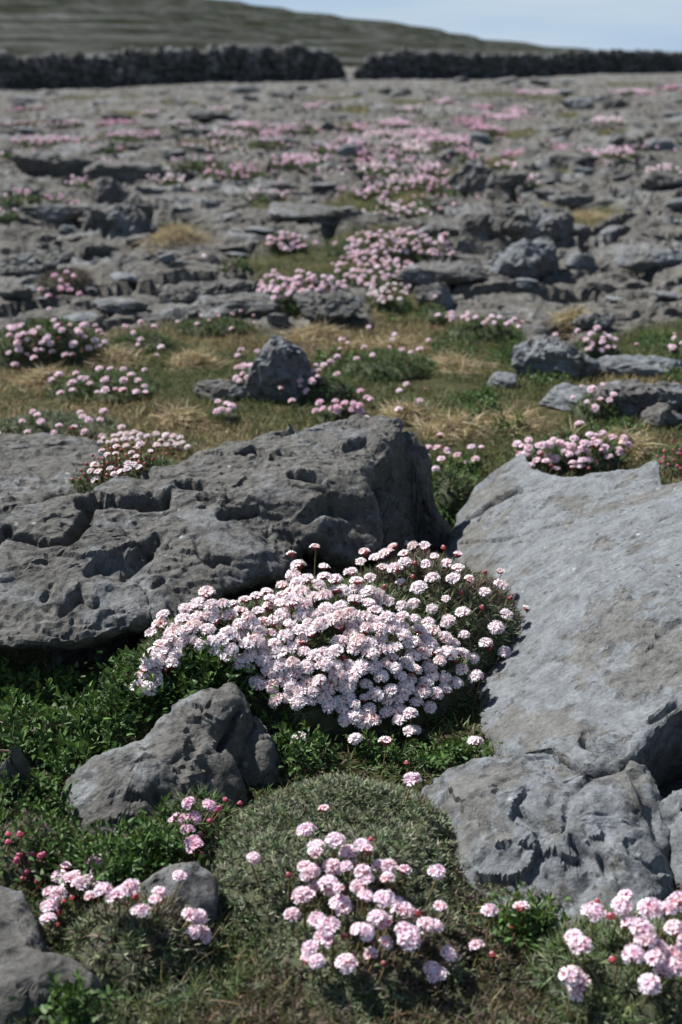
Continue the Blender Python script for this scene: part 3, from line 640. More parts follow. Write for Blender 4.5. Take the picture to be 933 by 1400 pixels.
# ------------------------------------------------------------------ drystone wall
VAR = [boulder_mesh('stone', 1, 1, 1, 900 + k, 1, M_WALLS, nf=9) for k in range(14)]
def wall(name, lo, hi, label):
    us = np.array([WU[lo], WU[hi]])
    root = None; stones = []; r_ = np.random.default_rng(lo + 3)
    def pt(u_):
        d = np.interp(u_, WU, WD); return np.array([u_ * d, d]), np.interp(u_, WU, WZ), np.interp(u_, WU, WT)
    a0, z0, _ = pt(us[0]); root = thing(name, (a0[0], a0[1], z0 - .1), label, 'wall')
    rowsn = 4
    # along-wall arclength
    uu = np.linspace(us[0], us[1], 400); pts = np.array([pt(x_)[0] for x_ in uu]); L = np.concatenate([[0], np.cumsum(np.linalg.norm(np.diff(pts, axis=0), axis=1))])
    extra = []
    lean = {}
    for side in (0, 1):
        for row in range(rowsn + 1):
            s_ = -r_.uniform(0, .2)
            while s_ < L[-1]:
                wd = r_.uniform(.18, .50) if row < rowsn else r_.uniform(.16, .34)
                u_ = np.interp(s_ + wd / 2, L, uu); q, zb, zt = pt(u_); zb = float(gz_at(q[:1], q[1:])[0]) - .05
                H = zt - zb; taper = 1.
                e0 = min(s_, L[-1] - s_) if name else 9
                if hi == 7 and L[-1] - s_ < .5: taper = .35 + (L[-1] - s_) * 1.3
                if lo == 8 and s_ < .5: taper = .5 + s_
                H *= taper * (1 + .08 * vn(p3(s_ * 1.3, 0, row * 0.), 3)[0] + .10 * vn(p3(s_ * 3.7, 0, 0.), 5)[0])
                rh = H / (rowsn + .7)
                if row < rowsn: z = zb + rh * (row + .5 + .35 * vn(p3(s_ * 2.2, row * 3.1), 12)[0]); hh = rh * r_.uniform(.8, 1.5)
                else: z = zb + rh * (row + .28); hh = rh * r_.uniform(.7, 2.3)
                off = (-.16 if side == 0 else .16) * (1 - row / rowsn * .55) + r_.uniform(-.04, .04)
                tang = pts[min(int(np.searchsorted(L, s_ + .01)), 399)] - pts[max(int(np.searchsorted(L, s_ + .01)) - 2, 0)]
                tn = tang / (np.linalg.norm(tang) + 1e-9); nrm = np.array([-tn[1], tn[0]])
                pos = np.array([q[0] + nrm[0] * off, q[1] + nrm[1] * off, z])
                M = Matrix.Translation(Vector(pos) - root.location) @ Euler((r_.uniform(-.2, .2), r_.uniform(-.25, .25) + (r_.choice([0, .5]) if row == rowsn else 0), math.atan2(tn[1], tn[0]) + r_.uniform(-.3, .3))).to_matrix().to_4x4() @ Matrix.Diagonal((wd * .62, .17, hh * .66, 1))
                (stones if side == 0 else extra).append((M, int(r_.integers(14)), pos[0] / pos[1]))
                s_ += wd * .93
    vis = sorted(stones, key=lambda t: abs(t[2]))
    for M, k, _ in vis[:300]:
        o = link('stone', VAR[k], root); o.matrix_basis = M
    rest = vis[300:] + extra
    VV, FF, n0 = [], [], 0
    base = []
    for v in VAR:
        c_ = np.zeros(len(v.vertices) * 3); v.vertices.foreach_get('co', c_); fi = np.zeros(len(v.polygons) * 3, np.int32); v.loops.foreach_get('vertex_index', fi); base.append((c_.reshape(-1, 3), fi.reshape(-1, 3)))
    for M, k, _ in rest:
        v, f_ = base[k]; m4 = np.array(M); VV.append(v @ m4[:3, :3].T + m4[:3, 3]); FF.append(f_ + n0); n0 += len(v)
    # dark hearting between the two faces
    o = link('back_stones', mesh_np('back_stones', np.concatenate(VV), np.concatenate(FF), M_WALLS), root); o['kind'] = 'stuff'
    for k in range(len(uu) - 1): pass
    ks = np.arange(0, 400, 4); V = []
    for k in ks:
        q, zb, zt = pt(uu[k]); tf = 1.
        if hi == 7 and L[-1] - L[k] < .5: tf = .35 + (L[-1] - L[k]) * 1.3
        if lo == 8 and L[k] < .5: tf = .5 + L[k]
        for dy, z in ((-.12, zb - .1), (-.08, zb + (zt - zb) * .8 * tf), (.08, zb + (zt - zb) * .8 * tf), (.12, zb - .1)): V.append([q[0], q[1] + dy, z])
    V = np.array(V) - np.array(root.location); nk = len(ks)
    F = [[4 * i + j, 4 * i + j + 1, 4 * i + j + 5, 4 * i + j + 4] for i in range(nk - 1) for j in range(3)]
    link('rubble_core', mesh_np('rubble_core', V, np.array(F), M_WALLS), root)
wall('drystone_wall', 0, 7, 'long dark drystone wall across the left, ending at the gap')
wall('drystone_wall', 8, 16, 'dark drystone wall running right from the gap to the picture edge')

# ------------------------------------------------------------------ leaves in bulk
def blades(pos, dirs, length, width, bend, col, segs=2, side=None, r_=rng):
    """many narrow leaves: returns V, F(tri), C"""
    n_ = len(pos); dirs = dirs / np.linalg.norm(dirs, axis=1, keepdims=True)
    rnd = r_.normal(size=(n_, 3)); side = np.cross(dirs, rnd); side /= np.linalg.norm(side, axis=1, keepdims=True) + 1e-9
    bd = np.cross(side, dirs); sg = np.sign(bd[:, 2:3] + 1e-6); bd = -bd * sg
    length = np.broadcast_to(np.asarray(length, float), (n_,)); width = np.broadcast_to(np.asarray(width, float), (n_,)); bend = np.broadcast_to(np.asarray(bend, float), (n_,))
    vs = []
    for k in range(segs + 1):
        t = k / segs; c_ = pos + dirs * (length * t)[:, None] + bd * (length * bend * t * t)[:, None]
        if k < segs:
            wd = (width * (1 - .35 * t) * .5)[:, None]; vs += [c_ - side * wd, c_ + side * wd]
        else: vs.append(c_)
    V = np.stack(vs, 1); m_ = V.shape[1]; fs = []
    for k in range(segs - 1): a = 2 * k; fs += [[a, a + 1, a + 3], [a, a + 3, a + 2]]
    a = 2 * (segs - 1); fs.append([a, a + 1, a + 2])
    F = (np.arange(n_)[:, None, None] * m_ + np.array(fs)[None]).reshape(-1, 3)
    C = np.repeat(col[:, None, :], m_, 1).reshape(-1, 3)
    return V.reshape(-1, 3), F, C
def join(lst):
    V, F, C, n0 = [], [], [], 0
    for v, f_, c_ in lst: V.append(v); F.append(f_ + n0); C.append(c_); n0 += len(v)
    return np.concatenate(V), np.concatenate(F), np.concatenate(C)
def mixcol(n_, cols, r_, spread=.18, wts=None):
    cols = np.array(cols, float); k = r_.choice(len(cols), n_, p=wts)
    return np.clip(cols[k] * (1 + spread * r_.normal(size=(n_, 1))) * (1 + .06 * r_.normal(size=(n_, 3))), .003, 1)
def rosettes(pts, nrm, nl, length, width, cols, r_, wts=None, flat=.75):
    n_ = len(pts); pos = np.repeat(pts, nl, 0); N = np.repeat(nrm, nl, 0)
    rd = r_.normal(size=(n_ * nl, 3)); rd /= np.linalg.norm(rd, axis=1, keepdims=True)
    d = N * (1.0 - flat * .35) + rd * flat
    cc = np.repeat(mixcol(n_, cols, r_, .16, wts), nl, 0) * (1 + .14 * r_.normal(size=(n_ * nl, 1)))
    ll = length * r_.uniform(.65, 1.25, n_ * nl)
    return blades(pos, d, ll, width * r_.uniform(.8, 1.2, n_ * nl), r_.uniform(-.1, .5, n_ * nl), np.clip(cc, .003, 1), 2, r_=r_)

# ------------------------------------------------------------------ thrift heads
def petal_tone(t):
    return {'pale': ((.52, .11, .18), (.90, .70, .73), (.96, .94, .94)), 'pink': ((.58, .16, .32), (.88, .58, .70), (.95, .86, .91)),
            'rose': ((.60, .17, .34), (.82, .46, .61), (.91, .72, .81))}[t]
def head_mesh(tone, openness, seed, lod=0):
    """flower head of radius 1: open florets above, red papery bracts below"""
    r_ = np.random.default_rng(seed); c0, c1, c2 = [np.array(c) for c in petal_tone(tone)]
    V, F, C, FM = [], [], [], []; n0 = 0
    nfl = {0: int(r_.integers(9, 12)), 1: 7}[lod]; maxp = {1.: 1.32, .55: .85, .0: .0}[openness]
    if openness > 0:
        if openness < 1: nfl = max(5, int(nfl * .55))
        for k in range(nfl):
            cz = 1 - (1 - math.cos(maxp)) * (k + .5) / nfl; sz = math.sqrt(max(0, 1 - cz * cz)); ph = k * 2.39996 + r_.uniform(-.2, .2)
            d = np.array([sz * math.cos(ph), sz * math.sin(ph), cz]); d += r_.normal(size=3) * .13; d /= np.linalg.norm(d)
            a = np.cross(d, [0.3, .1, 1.]); a /= np.linalg.norm(a); b_ = np.cross(d, a)
            o_ = d * np.array([.56, .56, .30]) * r_.uniform(.8, 1.12); fr = .56 * r_.uniform(.8, 1.15) if lod == 0 else .66; dep = r_.uniform(.16, .30); rot = r_.uniform(0, 6.28)
            br = r_.uniform(.88, 1.05); wither = r_.random() < .04 or (seed % 4 == 3 and r_.random() < .25)
            for j in range(5):
                an = rot + j * 1.2566 + r_.uniform(-.1, .1); e = a * math.cos(an) + b_ * math.sin(an); s_ = -a * math.sin(an) + b_ * math.cos(an)
                up = dep * r_.uniform(.85, 1.15)
                pts = [o_ + e * .03, o_ + e * fr * .34 + d * up * .62 - s_ * fr * .20, o_ + e * fr * .34 + d * up * .56 + s_ * fr * .20,
                       o_ + e * fr * .92 + d * up * 1.12 - s_ * fr * .42, o_ + e * fr * .86 + d * up * 1.0, o_ + e * fr * .95 + d * up * 1.05 + s_ * fr * .42]
                cs = [c0, c1, c1, c2, c2 * .97, c2]
                if wither: cs = [c * np.array([.93, .84, .77]) for c in cs]
                V += pts; C += [np.clip(c * br, 0, .95) for c in cs]
                f_ = [[0, 1, 2], [1, 3, 4], [1, 4, 2], [2, 4, 5]]
                F += [[n0 + q for q in t] for t in f_]; FM += [0] * 4; n0 += 6
    # bracts
    nb_ = 9 if lod == 0 else 6
    red = np.array((.26, .04, .045)) if tone != 'rose' else np.array((.33, .05, .09))
    rows_ = [(-.55, .10), (-.42, .42), (-.05, .62), (.30, .56)] if openness > 0 else [(-.55, .10), (-.35, .45), (.1, .58), (.5, .30)]
    st_ = n0
    for ri, (z, rad) in enumerate(rows_):
        for j in range(nb_):
            an = (j + .5 * (ri % 2)) * 2 * math.pi / nb_; rr_ = rad * r_.uniform(.9, 1.12)
            V.append(np.array([rr_ * math.cos(an), rr_ * math.sin(an), z + r_.uniform(-.07, .07)])); C.append(np.clip(red * r_.uniform(.6, 1.5) + (np.array((.25, .12, .10)) if ri == 3 and openness > 0 else 0), 0, 1)); n0 += 1
    for ri in range(3):
        for j in range(nb_):
            a_, b2 = st_ + ri * nb_ + j, st_ + ri * nb_ + (j + 1) % nb_; c_, d_ = a_ + nb_, b2 + nb_
            F += [[a_, b2, d_], [a_, d_, c_]]; FM += [1, 1]
    V.append(np.array([0, 0, rows_[3][0] + (.2 if openness == 0 else .05)])); C.append(np.clip(red * 1.6, 0, 1) if openness > 0 else np.array(c1) * .75); t_ = n0
    for j in range(nb_): F.append([st_ + 3 * nb_ + j, st_ + 3 * nb_ + (j + 1) % nb_, t_]); FM.append(1)
    return mesh_np('flower_head', np.array(V), np.array(F), [M_PETAL, M_CALYX], np.array(C), False, FM)
HEADS = {}
for ti, t_ in enumerate(('pale', 'pink', 'rose')):
    for op in (1., .55, .0):
        HEADS[(t_, op, 0)] = [head_mesh(t_, op, 100 * ti + int(op * 10) + 7 * k, 0) for k in range(10 if op == 1. else 5)]
        HEADS[(t_, op, 1)] = [head_mesh(t_, op, 500 + 100 * ti + int(op * 10) + 7 * k, 1) for k in range(4)]
# stem: thin tapered tube along +z, length 1, radius 1
V = []; F = []
for k in range(4):
    for j in range(4): a = j * math.pi / 2 + .3; r0 = [1.15, 1, 1, .95][k]; V.append([r0 * math.cos(a) + [0, .7, .6, 0][k], r0 * math.sin(a), k / 3])
for k in range(3):
    for j in range(4): F.append([4 * k + j, 4 * k + (j + 1) % 4, 4 * k + 4 + (j + 1) % 4, 4 * k + 4 + j])
STEM = mesh_np('stem', np.array(V), np.array(F), M_LEAF, np.tile([.16, .12, .05], (16, 1)), True)

class Dome:
    def __init__(s_, cx, cy, rx, ry, h, rot=0., seed=1, zoff=0., lump=.25, pw=.62):
        s_.c = (cx, cy); s_.r = (rx, ry); s_.h = h; s_.rot = R(rot); s_.seed = seed; s_.lump = lump; s_.pw = pw
        s_.z0 = float(gz_at(np.array([cx]), np.array([cy]))[0]) + zoff
    def rho(s_, x, y):
        dx, dy = x - s_.c[0], y - s_.c[1]; c_, n_ = math.cos(s_.rot), math.sin(s_.rot)
        a, b_ = (dx * c_ + dy * n_) / s_.r[0], (-dx * n_ + dy * c_) / s_.r[1]
        an = np.arctan2(b_, a); w_ = 1 + s_.lump * .6 * vn(p3(np.cos(an) * 1.4, np.sin(an) * 1.4, s_.seed * 3.3), s_.seed)
        return np.hypot(a, b_) / w_
    def z(s_, x, y):
        x = np.atleast_1d(x); y = np.atleast_1d(y); r = s_.rho(x, y)
        b_ = s_.z0 + s_.h * (1 + s_.lump * vn(p3(x, y, s_.seed) * 14, 9)) * np.maximum(1 - np.minimum(r, 1) ** 2, 0) ** s_.pw
        return np.where(r < 1, b_, s_.z0 - 1)
    def normal(s_, x, y):
        e = .004; zx = (s_.z(x + e, y) - s_.z(x - e, y)) / (2 * e); zy = (s_.z(x, y + e) - s_.z(x, y - e)) / (2 * e)
        zx = np.clip(zx, -1.6, 1.6); zy = np.clip(zy, -1.6, 1.6); N = np.stack([-zx, -zy, np.ones_like(zx)], 1); return N / np.linalg.norm(N, axis=1, keepdims=True)
    def sample(s_, n_, r_):
        a = r_.uniform(0, 6.2832, n_); q = np.sqrt(r_.uniform(0, 1, n_)) * 1.3
        x_, y_ = q * np.cos(a) * s_.r[0], q * np.sin(a) * s_.r[1]; c_, n2 = math.cos(s_.rot), math.sin(s_.rot)
        X, Y_ = s_.c[0] + x_ * c_ - y_ * n2, s_.c[1] + x_ * n2 + y_ * c_
        k = s_.rho(X, Y_) < .985; return X[k], Y_[k]
GREY = [(.175, .20, .118), (.12, .15, .072), (.215, .225, .15)]
GREEN = [(.065, .105, .034), (.085, .13, .042), (.115, .14, .06)]
BROWN = [(.105, .078, .06), (.15, .12, .09), (.08, .07, .045)]
def thrift(label, domes, heads, tone='pink', cols=GREY, wts=None, leaf=(.016, .0014), dens=14000, rad=.0105, lod=0, stems=True, group='thrift plants in flower', name='thrift_plant', seed=1, shade=None, single=False, nl=9, stemlen=(.02, .05), beside=()):
    """heads: list of (photo x, photo y, openness or None)"""
    r_ = np.random.default_rng(seed); d0 = domes[0]; rad = rad * (.9 if seed >= 31 else 1)
    loc = Vector((d0.c[0], d0.c[1], d0.z0)); root = thing(name, loc, label, 'flowering plant', group); L_ = np.array(loc)
    parts = []; VC, FC, n0 = [], [], 0
    for d in domes:
        area = math.pi * d.r[0] * d.r[1]; X, Y_ = d.sample(int(area * dens * 1.6), r_)
        Z = d.z(X, Y_); keep = Z >= np.max([q.z(X, Y_) for q in domes], 0) - .004; X, Y_, Z = X[keep], Y_[keep], Z[keep]
        N = d.normal(X, Y_); pts = np.stack([X, Y_, Z - .002], 1) 
        if shade is not None:
            br = shade(X, Y_) > r_.random(len(X))
            if (~br).any(): parts.append(rosettes(pts[~br], N[~br], nl, leaf[0], leaf[1], cols, r_, wts))
            if br.any(): parts.append(rosettes(pts[br], N[br], nl, leaf[0], leaf[1], BROWN, r_))
        elif len(pts): parts.append(rosettes(pts, N, nl, leaf[0], leaf[1], cols, r_, wts))
        g = np.linspace(0, 2 * math.pi, 44, endpoint=False); rs = np.linspace(0, .99, 14)
        A, Q = np.meshgrid(g, rs); 
        wv = 1 + d.lump * .6 * vn(p3(np.cos(A.ravel()) * 1.4, np.sin(A.ravel()) * 1.4, d.seed * 3.3), d.seed)
        x_, y_ = Q.ravel() * np.cos(A.ravel()) * d.r[0] * wv, Q.ravel() * np.sin(A.ravel()) * d.r[1] * wv; c_, n2 = math.cos(d.rot), math.sin(d.rot)
        X, Y_ = d.c[0] + x_ * c_ - y_ * n2, d.c[1] + x_ * n2 + y_ * c_; Z = d.z(X, Y_) - .004; Z[-44:] -= .03
        idx = np.arange(14 * 44).reshape(14, 44); nx = np.roll(idx, -1, 1)
        FC.append(np.stack([idx[:-1], nx[:-1], nx[1:], idx[1:]], -1).reshape(-1, 4)[:, ::-1] + n0); VC.append(np.stack([X, Y_, Z], 1)); n0 += 14 * 44
    V, F, C = join(parts)
    o = link('foliage', mesh_np('foliage', V - L_, F, M_LEAF, C), root); o['kind'] = 'stuff'
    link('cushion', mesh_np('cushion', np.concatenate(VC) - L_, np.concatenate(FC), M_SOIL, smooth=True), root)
    surf = lambda x, y: np.maximum(terr(x, y), np.max([d.z(x, y) for d in domes], 0))
    over = list(domes) + list(beside)
    for hx, hy, op, *sx_ in heads:
        if op is None: q = r_.random(); op = 1. if q < .72 else (.55 if q < .88 else 0.)
        sl_ = r_.uniform(*stemlen) * (1 if op > 0 else .75); sl_ = sx_[0] if sx_ else sl_; p = hit(hx, hy, sl_, lambda x, y: np.max([d.z(x, y) for d in over], 0))
        N = np.array([0, 0, 1.]); 
        for d in domes:
            if d.rho(p[:1], p[1:2])[0] < 1: N = d.normal(p[:1], p[1:2])[0]
        up = Vector(N * .55 + np.array([-.12, .02, .75]) + r_.normal(size=3) * .16); up.normalize()
        rd = rad * r_.uniform(.78, 1.14) * (1 if op == 1. else (.86 if op > 0 else .58))
        rot = up.to_track_quat('Z', 'Y').to_matrix().to_4x4() @ Matrix.Rotation(r_.uniform(0, 6.28), 4, 'Z')
        M = Matrix.Translation(Vector(p) - loc) @ rot @ Matrix.Diagonal((rd, rd, rd * r_.uniform(.72, .95), 1))
        h = link('flower_head', random.Random(int(r_.integers(1e9))).choice(HEADS[(tone, op, lod)]), root); h.matrix_basis = M
        if stems:
            top = Vector(p) - up * rd * .5; bx_, by_ = p[0] - N[0] * sl_ * .6 - .004, p[1] - N[1] * sl_ * .6; bz = float(surf(np.array([bx_]), np.array([by_]))[0]) - .01
            bot = Vector((bx_, by_, min(bz, top.z - .008))); v = top - bot
            Ms = Matrix.Translation(bot - loc) @ v.to_track_quat('Z', 'Y').to_matrix().to_4x4() @ Matrix.Diagonal((.0009, .0009, v.length, 1))
            s2 = link('stem', STEM, h); s2.matrix_basis = M.inverted() @ Ms
    return root
def poisson(poly, dist, seed, tries=6000, jit=None):
    r_ = np.random.default_rng(seed); a = np.array(poly, float); lo, hi = a.min(0), a.max(0); pts = []
    c_ = r_.uniform(lo, hi, (tries, 2)); ok = inpoly(c_[:, 0], c_[:, 1], poly); c_ = c_[ok]
    for p in c_:
        dd = (dist(p) if callable(dist) else dist) * r_.uniform(.84, 1.2)
        if all((p[0] - q[0]) ** 2 + ((p[1] - q[1]) * 1.12) ** 2 > dd * dd for q in pts): pts.append(p)
    return [(float(p[0]), float(p[1]), None) for p in pts]
def dome_px(px0, px1, yback, yfront, h, rot=0., seed=1, zoff=0., zg=0., lump=.25, pw=.62):
    """a cushion whose foot spans photo x px0..px1, its front foot at photo y yfront and its foliage skyline at yback"""
    f_ = P((px0 + px1) / 2, yfront, zg); b_ = P((px0 + px1) / 2, yback, zg + h * .75); yb = b_[1] + .02
    cy = (f_[1] + yb) / 2; ry = max((yb - f_[1]) / 2, .03); c_ = P((px0 + px1) / 2, (yfront + yback) / 2, zg + h * .3)
    dep = cy * CP + HC * SP; rx = (px1 - px0) / 2 / FPX * dep
    return Dome(((px0 + px1) / 2 - PW / 2) / FPX * dep, cy, rx, ry, h, rot, seed, zoff, lump, pw)

# the white mound in focus
D1 = dome_px(235, 660, 765, 1012, .118, seed=3, lump=.16); D1b = Dome(-.155, 1.525, .105, .105, .105, 0, 6, 0, .14)
D2 = Dome(.115, 1.74, .155, .17, .115, 0, 5, 0, .14)
polyA = [(200, 868), (212, 830), (240, 792), (285, 762), (340, 750), (400, 756), (440, 772), (480, 782), (500, 800), (560, 832), (612, 868), (640, 905), (620, 940), (592, 965), (560, 985), (520, 985), (470, 985), (440, 965), (380, 955), (335, 925), (300, 892), (262, 884), (235, 880)]
hA = poisson(polyA, lambda p: 12.9 + max(0, p[1] - 760) * .011, 5, 9000)
hA = [h for h in hA if not (430 < h[0] < 455 and 855 < h[1] < 880)]
hA += [(376, 750, .55, .05), (386, 744, .55, .055), (378, 760, 0., .045), (398, 758, .55, .05), (408, 745, .55, .055), (416, 752, 1., .05), (420, 742, .55, .055), (430, 748, .55, .055), (438, 742, .55, .055), (366, 762, .55, .045), (345, 757, .55, .05), (330, 765, 1., .05), (300, 772, .55, .05), (287, 782, 1., .05), (408, 1010, 1.), (487, 1010, 1.), (567, 998, 1.), (497, 990, 1.), (378, 956, 1.), (406, 960, 1.), (528, 1014, .55), (560, 1000, 1.), (300, 905, 0.), (316, 912, 0.)]
heads_main = [(a, b_, (1. if rng.random() < .9 else (.55 if rng.random() < .7 else 0.)) if o is None and b_ > 790 else o) for a, b_, o in [h[:3] for h in hA if len(h) == 3]] + [h for h in hA if len(h) == 4]
print('main heads', len(heads_main))
heads_main = heads_main[-14:] + heads_main[:-14]
thrift('broad mound packed solid with white-pink blossom in the middle of the picture', [D1, D1b], heads_main[:300], 'pale', GREY + GREEN, None, dens=15000, seed=2, rad=.0111, stemlen=(.012, .035))
polyB = [(492, 750), (530, 740), (575, 738), (612, 742), (650, 758), (690, 785), (725, 835), (728, 870), (700, 885), (680, 900), (650, 905), (630, 880), (600, 850), (560, 822), (520, 800), (495, 785)]
hB = poisson(polyB, lambda p: 15 if p[1] < 775 and p[0] < 620 else (17 + max(0, (p[1] - 760)) * .12), 9, 5000)
hB = [(a, b_, o if o is not None else ((.55 if rng.random() < .5 else (0. if rng.random() < .25 else 1.)) if b_ < 800 else None)) for a, b_, o in hB]
hB += [(651, 925, 1.), (670, 886, 0.), (650, 1014, 1.), (632, 895, 1.), (708, 793, .55), (712, 803, 0.)]
thrift('sparser mound of white-pink heads and red bracts on brownish foliage against the tilted slab', [D2], hB, 'pale', GREY, None, dens=15000, seed=4, rad=.0107, shade=lambda x, y: .75 * sst(1.62, 1.74, y) * sst(.0, .08, x), stemlen=(.02, .045))
D3 = Dome(-.232, 1.47, .05, .07, .075, 0, 7, 0, .1)
thrift('small clump of blossom drooping at the left foot of the white mound', [D3], poisson([(188, 938), (197, 900), (214, 884), (244, 880), (246, 900), (222, 920), (206, 948)], 9.5, 3), 'pale', GREEN, None, dens=14000, seed=6, rad=.0107, stemlen=(.015, .03), beside=[D1b])
# grey-green cushion and its pink heads
D4 = dome_px(258, 650, 1030, 1300, .060, seed=11, lump=.3, pw=.95)
D5 = dome_px(360, 640, 1180, 1390, .03, seed=12, lump=.2)
o4 = [(277, 85), (195, 185), (240, 255), (236, 285), (330, 230), (385, 285), (450, 250), (475, 270), (190, 350), (225, 365), (205, 385), (310, 345), (325, 365), (375, 350), (400, 345), (455, 375), (465, 405), (435, 440), (470, 480), (528, 345), (570, 348), (645, 365), (790, 375), (175, 480), (205, 485),
      (235, 440), (290, 420), (310, 445), (345, 450), (350, 515), (370, 545), (130, 568), (245, 590), (300, 625), (265, 670), (300, 690), (435, 635), (465, 645), (550, 495), (612, 515), (640, 545), (520, 580), (555, 600), (640, 640), (680, 660), (665, 690), (745, 610), (780, 620), (215, 720), (205, 770), (245, 780), (380, 790), (840, 745), (770, 820), (795, 845)]
hd = [(360 + a / 3.332, 1080 + b_ / 3.332, 1. if k % 7 else .55) for k, (a, b_) in enumerate(o4)]
hd += [(360 + a / 3.332, 1080 + b_ / 3.332, 0.) for a, b_ in [(115, 388), (370, 665), (485, 685), (705, 560), (620, 610), (490, 225), (548, 790)]] + [(360 + a / 3.332, 1080 + b_ / 3.332, .55) for a, b_ in [(565, 400), (560, 695), (805, 530), (490, 745)]]
hd += [(563, 1065, 1.), (556, 1043, 0.), (346, 1173, 1.), (669, 1245, 1.), (651, 1293, 1.), (712, 1240, .55), (700, 1266, 0.), (673, 1306, 0.)]
thrift('dome of grey-green foliage with lilac-pink heads on its lower front, bottom centre', [D4, D5], hd, 'pink', GREY, None, dens=36000, seed=8, rad=.0096, leaf=(.0078, .0015), nl=9, shade=lambda x, y: .85 * sst(.1, .45, fbm(p3(x, y) * 16, 5, 3) + .25 * sst(.0, .1, x)), stemlen=(.02, .045))
D6 = dome_px(740, 1010, 1240, 1420, .04, seed=14)
hr = [(466 + a / 2, 1050 + b_ / 2, 1.) for a, b_ in [(640, 465), (658, 485), (630, 570), (650, 595), (692, 393), (780, 350), (768, 375), (845, 383), (893, 385), (925, 365), (915, 440), (825, 440), (790, 425), (800, 508), (835, 465), (870, 492), (885, 555), (845, 590), (915, 515), (905, 545), (860, 520), (945, 470), (965, 520)]]
hr += [(466 + a / 2, 1050 + b_ / 2, 0.) for a, b_ in [(700, 365), (738, 405), (742, 525)]]
thrift('pink flowered thrift in the bottom right corner below the cracked boulder', [D6], hr, 'pink', GREY + GREEN, None, dens=20000, seed=10, rad=.0105, stemlen=(.025, .05))
D7 = dome_px(90, 290, 1215, 1345, .04, seed=16)
hl = [(a / 2, 1050 + b_ / 2, 1.) for a, b_ in [(140, 340), (160, 345), (135, 378), (130, 412), (165, 298), (190, 302), (222, 318), (238, 305), (270, 325), (282, 335), (315, 350), (332, 340), (436, 340), (385, 390), (493, 297), (525, 405), (545, 408), (530, 450), (552, 455), (355, 328)]]
hl += [(a / 2, 1050 + b_ / 2, .55) for a, b_ in [(180, 270), (262, 287), (247, 350), (205, 297), (425, 360)]] + [(a / 2, 1050 + b_ / 2, 0.) for a, b_ in [(175, 365), (197, 355), (155, 430), (372, 352), (160, 395)]]
thrift('low thrift with a curved line of pink heads beside the bottom left rock', [D7], hl, 'pink', GREY + BROWN, [.25, .25, .2, .1, .1, .1], dens=26000, seed=12, rad=.0092, leaf=(.012, .0017), stemlen=(.015, .035))
D8 = dome_px(215, 320, 1090, 1175, .03, seed=18)
hm = [(a / 2, 1050 + b_ / 2, 1.) for a, b_ in [(517, 95), (573, 103), (530, 135), (490, 138), (475, 148), (513, 168), (525, 200), (533, 212)]] + [(a / 2, 1050 + b_ / 2, 0.) for a, b_ in [(573, 145), (548, 185), (600, 110), (553, 235), (617, 87), (657, 97), (603, 43), (590, 118)]]
thrift('small upright group of rosy heads and crimson buds right of the wedge boulder', [D8], hm, 'rose', GREEN, None, dens=14000, seed=14, rad=.0092, stemlen=(.02, .04))
D9 = dome_px(-60, 110, 1110, 1230, .035, seed=20)
thrift('low dark thrift with only crimson buds above the bottom left rock', [D9], [(a / 2, 1050 + b_ / 2, 0.) for a, b_ in [(120, 235), (112, 240), (103, 308), (103, 328), (52, 240), (46, 252), (55, 182), (22, 180), (22, 202), (70, 285), (62, 302), (88, 235), (372, 235), (390, 272)]] + [(8, 985, .55), (131, 1178, 1.)],
       'rose', GREEN + BROWN, None, dens=13000, seed=16, rad=.0095, leaf=(.012, .0016), stemlen=(.01, .03))
# between the big slab and the turf
D10 = dome_px(95, 250, 600, 668, .05, seed=22, zoff=.10); D10.c = tuple(P(190, 640, .14)[:2]); D10.r = (.095, .07)
pl10 = [(88, 660), (92, 645), (110, 628), (140, 600), (180, 588), (250, 598), (258, 612), (215, 625), (180, 645), (120, 660)]
thrift('red-budded thrift with white-tipped heads growing on top of the biggest slab', [D10], [(a, b_, (1. if b_ < 612 else (.55 if rng.random() < .35 else 0.)) if rng.random() < .85 else .55) for a, b_, _ in poisson(pl10, 8.5, 12)], 'pale', GREY + GREEN, None, dens=14000, seed=18, rad=.0088, lod=0, stemlen=(.012, .03), leaf=(.012, .0014))
def clump(label, poly, spacing, px0, px1, yb, yf, h, tone='pink', cols=GREEN, rad=.0100, seed=1, op=None, lod=0, dens=9000, sl=(.015, .04), leaf=(.018, .0018), nl=8, name='thrift_plant', stems=True):
    d = dome_px(px0, px1, yb, yf, h, seed=seed)
    jr = np.random.default_rng(seed + 1); J = lambda: (jr.normal() * spacing * (1.3 if lod == 0 else .8) if jr.random() < .4 else 0)
    return thrift(label, [d], [(a + J(), b_ + J() * .7, op) for a, b_, _ in poisson(poly, spacing, seed)], tone, cols, None, dens=dens, seed=seed, rad=rad, lod=lod, stemlen=sl, leaf=leaf, nl=nl, name=name, stems=stems)
def ell(cx, cy, w_, h_): return [(cx + w_ / 2 * math.cos(t), cy + h_ / 2 * math.sin(t)) for t in np.linspace(0, 6.2832, 14)[:-1]]
clump('pink heads and red buds just behind the upper edge of the tilted slab', [(680, 622), (700, 607), (745, 610), (760, 598), (850, 592), (862, 610), (820, 632), (770, 645), (735, 632)], 9.5, 690, 860, 600, 655, .05, seed=31, rad=.0105)
clump('small pink thrift in the shaded gap between the two big slabs', [(570, 612), (600, 602), (650, 612), (655, 628), (625, 640), (575, 640)], 13, 570, 655, 615, 665, .05, seed=32, cols=GREEN)
clump('mostly budding thrift behind the upper right corner of the tilted slab', ell(925, 625, 60, 34), 10, 890, 970, 610, 655, .04, seed=33, op=0., tone='rose')
